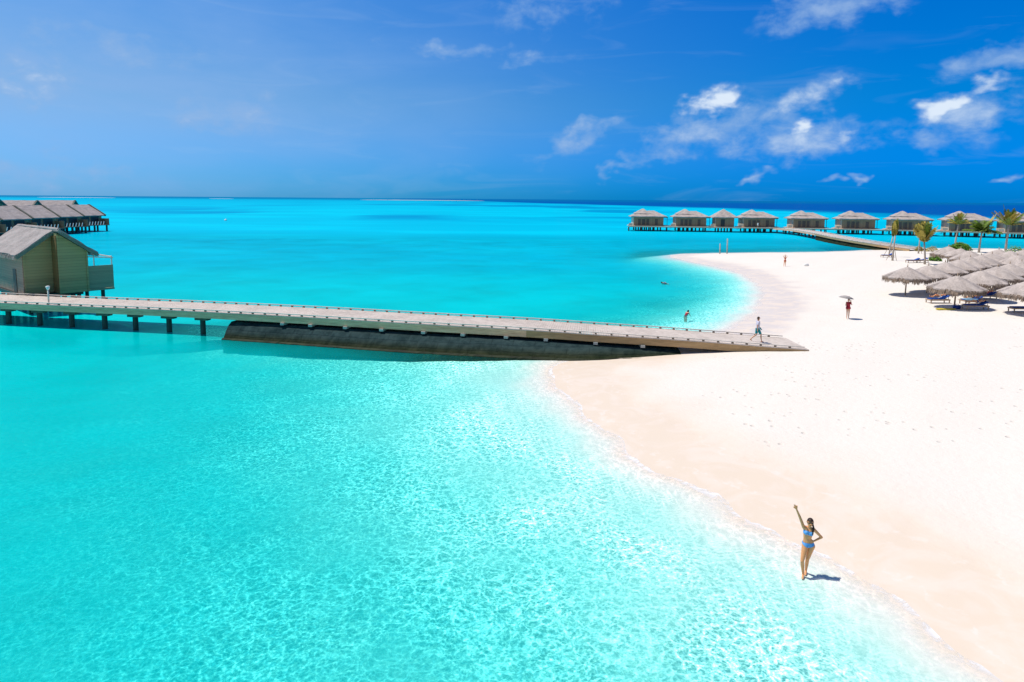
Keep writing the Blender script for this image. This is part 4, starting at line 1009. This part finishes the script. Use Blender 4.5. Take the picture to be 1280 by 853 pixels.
# --- walking man on the jetty (towards the beach, seen from the side)
def faces_eyes(o, J):
    h = Vector(J['head']); bm = bmesh.new()
    for s_ in (-1, 1): ell(bm, h+Vector((s_*.03, -.084, .012)), I3, (.012, .008, .007))
    build('eyes', bm, M['black'], o, True)
Jm = dict(toR=(-.09, -.42, .03), anR=(-.09, -.27, .09), knR=(-.09, -.22, .52), hipR=(-.09, 0, .93), toL=(.09, .34, .10), anL=(.09, .43, .20), knL=(.09, .06, .50), hipL=(.09, 0, .93),
          pelvis=(0, 0, .98), waist=(0, -.01, 1.15), chest=(0, -.02, 1.36), neck=(0, -.02, 1.53), head=(0, -.04, 1.67), shR=(-.19, 0, 1.46), shL=(.19, 0, 1.46),
          elR=(-.23, .12, 1.19), wrR=(-.22, .10, .93), elL=(.23, -.10, 1.19), wrL=(.2, -.24, .97))
shirt = lambda p: .98 < p.z < 1.50 and (abs(p.x) < .17 or p.z > 1.27)
shorts = lambda p: .60 < p.z < 1.00 and abs(p.x) < .20 and not (abs(p.x) > .175 and p.z < .97)
i = min(range(len(JD)), key=lambda i: abs(JD[i].x/JD[i].y-ray(942, 424).x/ray(942, 424).y)); t, n = frame(JD, i)
if n.y < 0: n = -n
mp = JD[i]-n*.55
dirx = math.atan2(t.y, t.x)
mo = person('person', Jm, 'dark haired man in white shirt and teal shorts walking down the jetty', (mp.x, mp.y, mp.z-.01), dirx+math.pi/2, 'skin2', False, .012,
            [('shirt', shirt, .02, 'shirt'), ('shorts', shorts, .025, 'shorts')]); faces_eyes(mo, Jm)
print('jetty dir', math.degrees(dirx), mp)
# --- standing person with the wide grey sunshade
Js = dict(toR=(-.09, -.16, .03), anR=(-.08, -.03, .09), knR=(-.08, -.04, .50), hipR=(-.085, 0, .92), toL=(.10, -.13, .03), anL=(.07, .03, .09), knL=(.075, -.02, .50), hipL=(.085, 0, .92),
          pelvis=(0, 0, .96), waist=(0, 0, 1.12), chest=(0, -.01, 1.31), neck=(0, 0, 1.47), head=(0, -.02, 1.60), shR=(-.17, 0, 1.42), shL=(.17, 0, 1.42),
          elR=(-.22, -.05, 1.17), wrR=(-.16, -.2, 1.0), elL=(.24, -.10, 1.22), wrL=(.15, -.14, 1.46), hdL=Vector((0, 0, 1)))
g = gp(1059.5, 398.5)
sh_ = person('person', Js, 'person in red top standing on the dry sand under a grey sunshade', g, -math.atan2(g[0], g[1])+.2, 'skin2', True, .012,
             [('red_top', lambda p: 1.0 < p.z < 1.43 and abs(p.x) < .19, .03, 'red'), ('skirt', lambda p: .86 < p.z < 1.02 and abs(p.x) < .2, .03, 'red')]); faces_eyes(sh_, Js)
um = empty('sunshade', (g[0], g[1], g[2]), -math.atan2(g[0], g[1])+.2, 'wide shallow grey sunshade held over the person in red', 'umbrella')
bm = bmesh.new(); tube(bm, [(.15, -.16, 1.38), (.0, -.10, 1.98)], .014, 6); build('shaft', bm, M['black'], um)
bm = bmesh.new(); rg = []; seg = 24
for r_, z in ((.03, 2.0), (.22, 1.97), (.42, 1.91), (.6, 1.80), (.59, 1.79), (.41, 1.895), (.03, 1.98)):
    rg.append([bm.verts.new((-.22+r_*math.cos(k*T2/seg)+.0, -.05+r_*math.sin(k*T2/seg)*.9, z+.12*r_*math.cos(k*T2/seg)*-1+(.02*abs(math.sin(k*T2/seg*4)) if r_ > .6 else 0))) for k in range(seg)])
for u, v in zip(rg[:-1], rg[1:]):
    for k in range(seg): bm.faces.new((u[k], v[k], v[(k+1) % seg], u[(k+1) % seg]))
build('canopy', bm, M['grey'], um, True)
# --- far sunbather standing on the spit with raised arms
Jf = dict(Js); Jf.update(elR=(-.27, -.05, 1.62), wrR=(-.10, -.02, 1.80), elL=(.27, -.05, 1.62), wrL=(.10, -.02, 1.80), hdR=Vector((1, 0, .3)), hdL=Vector((-1, 0, .3)), toR=(-.16, -.16, .03), anR=(-.16, -.03, .09), knR=(-.12, -.03, .5))
g = gp(981, 333.6)
fo = person('person', Jf, 'tanned person with both hands at the head, alone on the far sand spit', g, -.35, 'skin', True, .02,
            [('swimsuit', lambda p: .86 < p.z < .99 and abs(p.x) < .2, .01, 'red'), ('swim_top', lambda p: 1.25 < p.z < 1.36 and abs(p.x) < .18, .01, 'red')])
# --- bathers
for (x, y, dz, rz, hc, lb) in ((857, 394, -1.15, 2.2, 'red', 'bather in red bending in the water just beyond the jetty'), (837, 355, -1.5, .5, 'blue', 'far bather with only head and shoulders above the water')):
    Jb = dict(Js); Jb.update(wrR=(-.2, -.35, 1.1), wrL=(.2, -.35, 1.1), elR=(-.25, -.12, 1.17), elL=(.25, -.12, 1.17), hdR=Vector((0, -1, -.2)), hdL=Vector((0, -1, -.2)))
    if dz > -1.3:
        Jb.update(chest=(0, -.16, 1.26), neck=(0, -.27, 1.38), head=(0, -.36, 1.47), shR=(-.17, -.24, 1.36), shL=(.17, -.24, 1.36), elR=(-.22, -.34, 1.13), elL=(.22, -.34, 1.13), wrR=(-.15, -.5, 1.0), wrL=(.15, -.5, 1.0))
    g = at(x, y, 0)
    b_ = person('person', Jb, lb, (g.x, g.y, dz if dz > -1.3 else -.10), rz, 'skin2', True, .016, [('swim_top', lambda p: 1.02 < p.z < 1.34 and abs(p.x) < .17, .012, hc)], rot=None if dz > -1.3 else (R(76), 0, -.9))
# --- sunbathers lying on loungers
Jl = dict(Js); Jl.update(elR=(-.24, .02, 1.14), wrR=(-.20, -.02, .90), elL=(.24, -.1, 1.16), wrL=(.16, -.2, 1.28), knL=(.09, -.20, .54), anL=(.08, .02, .19), toL=(.08, -.10, .12), hdR=Vector((0, 0, -1)), hdL=Vector((-1, 0, .2)))
def lie(L, lb, skin, suit, z=.60):
    a = L.rotation_euler.z; g = L.location
    # body's up axis points along the lounger towards the backrest, belly up
    Mx = Matrix.Translation((g.x, g.y, g.z+z)) @ Matrix.Rotation(a, 4, 'Z') @ Matrix.Translation((-.82, 0, 0)) @ Matrix.Rotation(R(-8), 4, 'Y') @ Matrix(((0, 0, 1, 0), (-1, 0, 0, 0), (0, -1, 0, 0), (0, 0, 0, 1)))
    o = person('person', Jl, lb, (0, 0, 0), 0, skin, suit != 'blue', .016, [('swimwear', lambda p: .86 < p.z < 1.0 and abs(p.x) < .19, .012, suit)] + ([('swim_top', lambda p: 1.25 < p.z < 1.36 and abs(p.x) < .17, .012, suit)] if suit != 'blue' else []))
    o.matrix_world = Mx; return o
lie(LG[0], 'sunbather lying on the lounger left of the parasol pole', 'skin', 'white')
lie(LG[1], 'sunbather lying on the nearest lounger right of the blue bag', 'skin2', 'blue')
lie(LG[2], 'sunbather on the pale towel just behind the nearest lounger', 'skin', 'black')
lie(LG[3], 'sunbather under the second front parasol, on the raised blue backrest', 'skin', 'red')
lie(LG[6], 'sunbather lying further back at the right under the parasols', 'skin2', 'blue')
bm = bmesh.new(); box(bm, (-.28, 0, .005), (1.25, .70, .02)); box(bm, (-.28, -.36, -.14), (1.25, .02, .30)); rough(bm, 3, .02); tw = build('beach_towel', bm, M['ltblue']); tw.location = LG[2].location+Vector((0, 0, .485)); tw.rotation_euler.z = LG[2].rotation_euler.z
tag(tw, 'pale blue towel draped on the lounger behind the nearest one', 'towel')
# person in white on the walkway by the fourth bungalow
i = min(range(len(RD)), key=lambda i: abs(RD[i].x/RD[i].y-ray(948, 280).x/ray(948, 280).y)); g = RD[i]
person('person', Js, 'distant person in white standing before the bungalow at the walkway junction', g, -.4, 'skin2', False, .03, [('shirt', lambda p: .7 < p.z < 1.45 and abs(p.x) < .2, .05, 'white')])

# ------------------------------------------------------------------ far reef line and islet on the horizon
g = at(520, 250.6, 0); print('islet', g)
def islet(x0, x1, dist, h, label, mt):
    d0 = ray(x0, 250); d1 = ray(x1, 250); a = Vector((d0.x/d0.y*dist, dist, 0)); b = Vector((d1.x/d1.y*dist, dist, 0)); bm = bmesh.new(); c = (a+b)/2
    n = 40; pr = None
    for k in range(n+1):
        t_ = k/n; p = a.lerp(b, t_)-c; hh = h*math.sin(math.pi*t_)**.4*(.5+.5*abs(mnoise.noise(Vector((t_*9, 1, 0)))))+.02
        ring = [bm.verts.new(p+Vector((0, -40, -.5))), bm.verts.new(p+Vector((0, -5, hh))), bm.verts.new(p+Vector((0, 30, hh))), bm.verts.new(p+Vector((0, 60, -.5)))]
        if pr:
            for q in range(3): bm.faces.new((pr[q], ring[q], ring[q+1], pr[q+1]))
        pr = ring
    bmesh.ops.recalc_face_normals(bm, faces=bm.faces)
    o = build('sandbank', bm, mt, None, True); o.location = c; tag(o, kind='structure'); o.name = label
islet(450, 605, 3600, 2.2, 'sandbank', M['farwall2']); islet(48, 142, 3800, 1.6, 'sandbank', M['white']); islet(262, 290, 3700, 1.0, 'sandbank', M['white'])
g = at(282, 276, 0); bm = bmesh.new(); bmesh.ops.create_icosphere(bm, subdivisions=2, radius=.55); o = build('mooring_buoy', bm, M['white'], None, True); o.location = (g.x, g.y, .2)
tag(o, 'tiny white mooring buoy floating alone on the far turquoise lagoon', 'buoy')
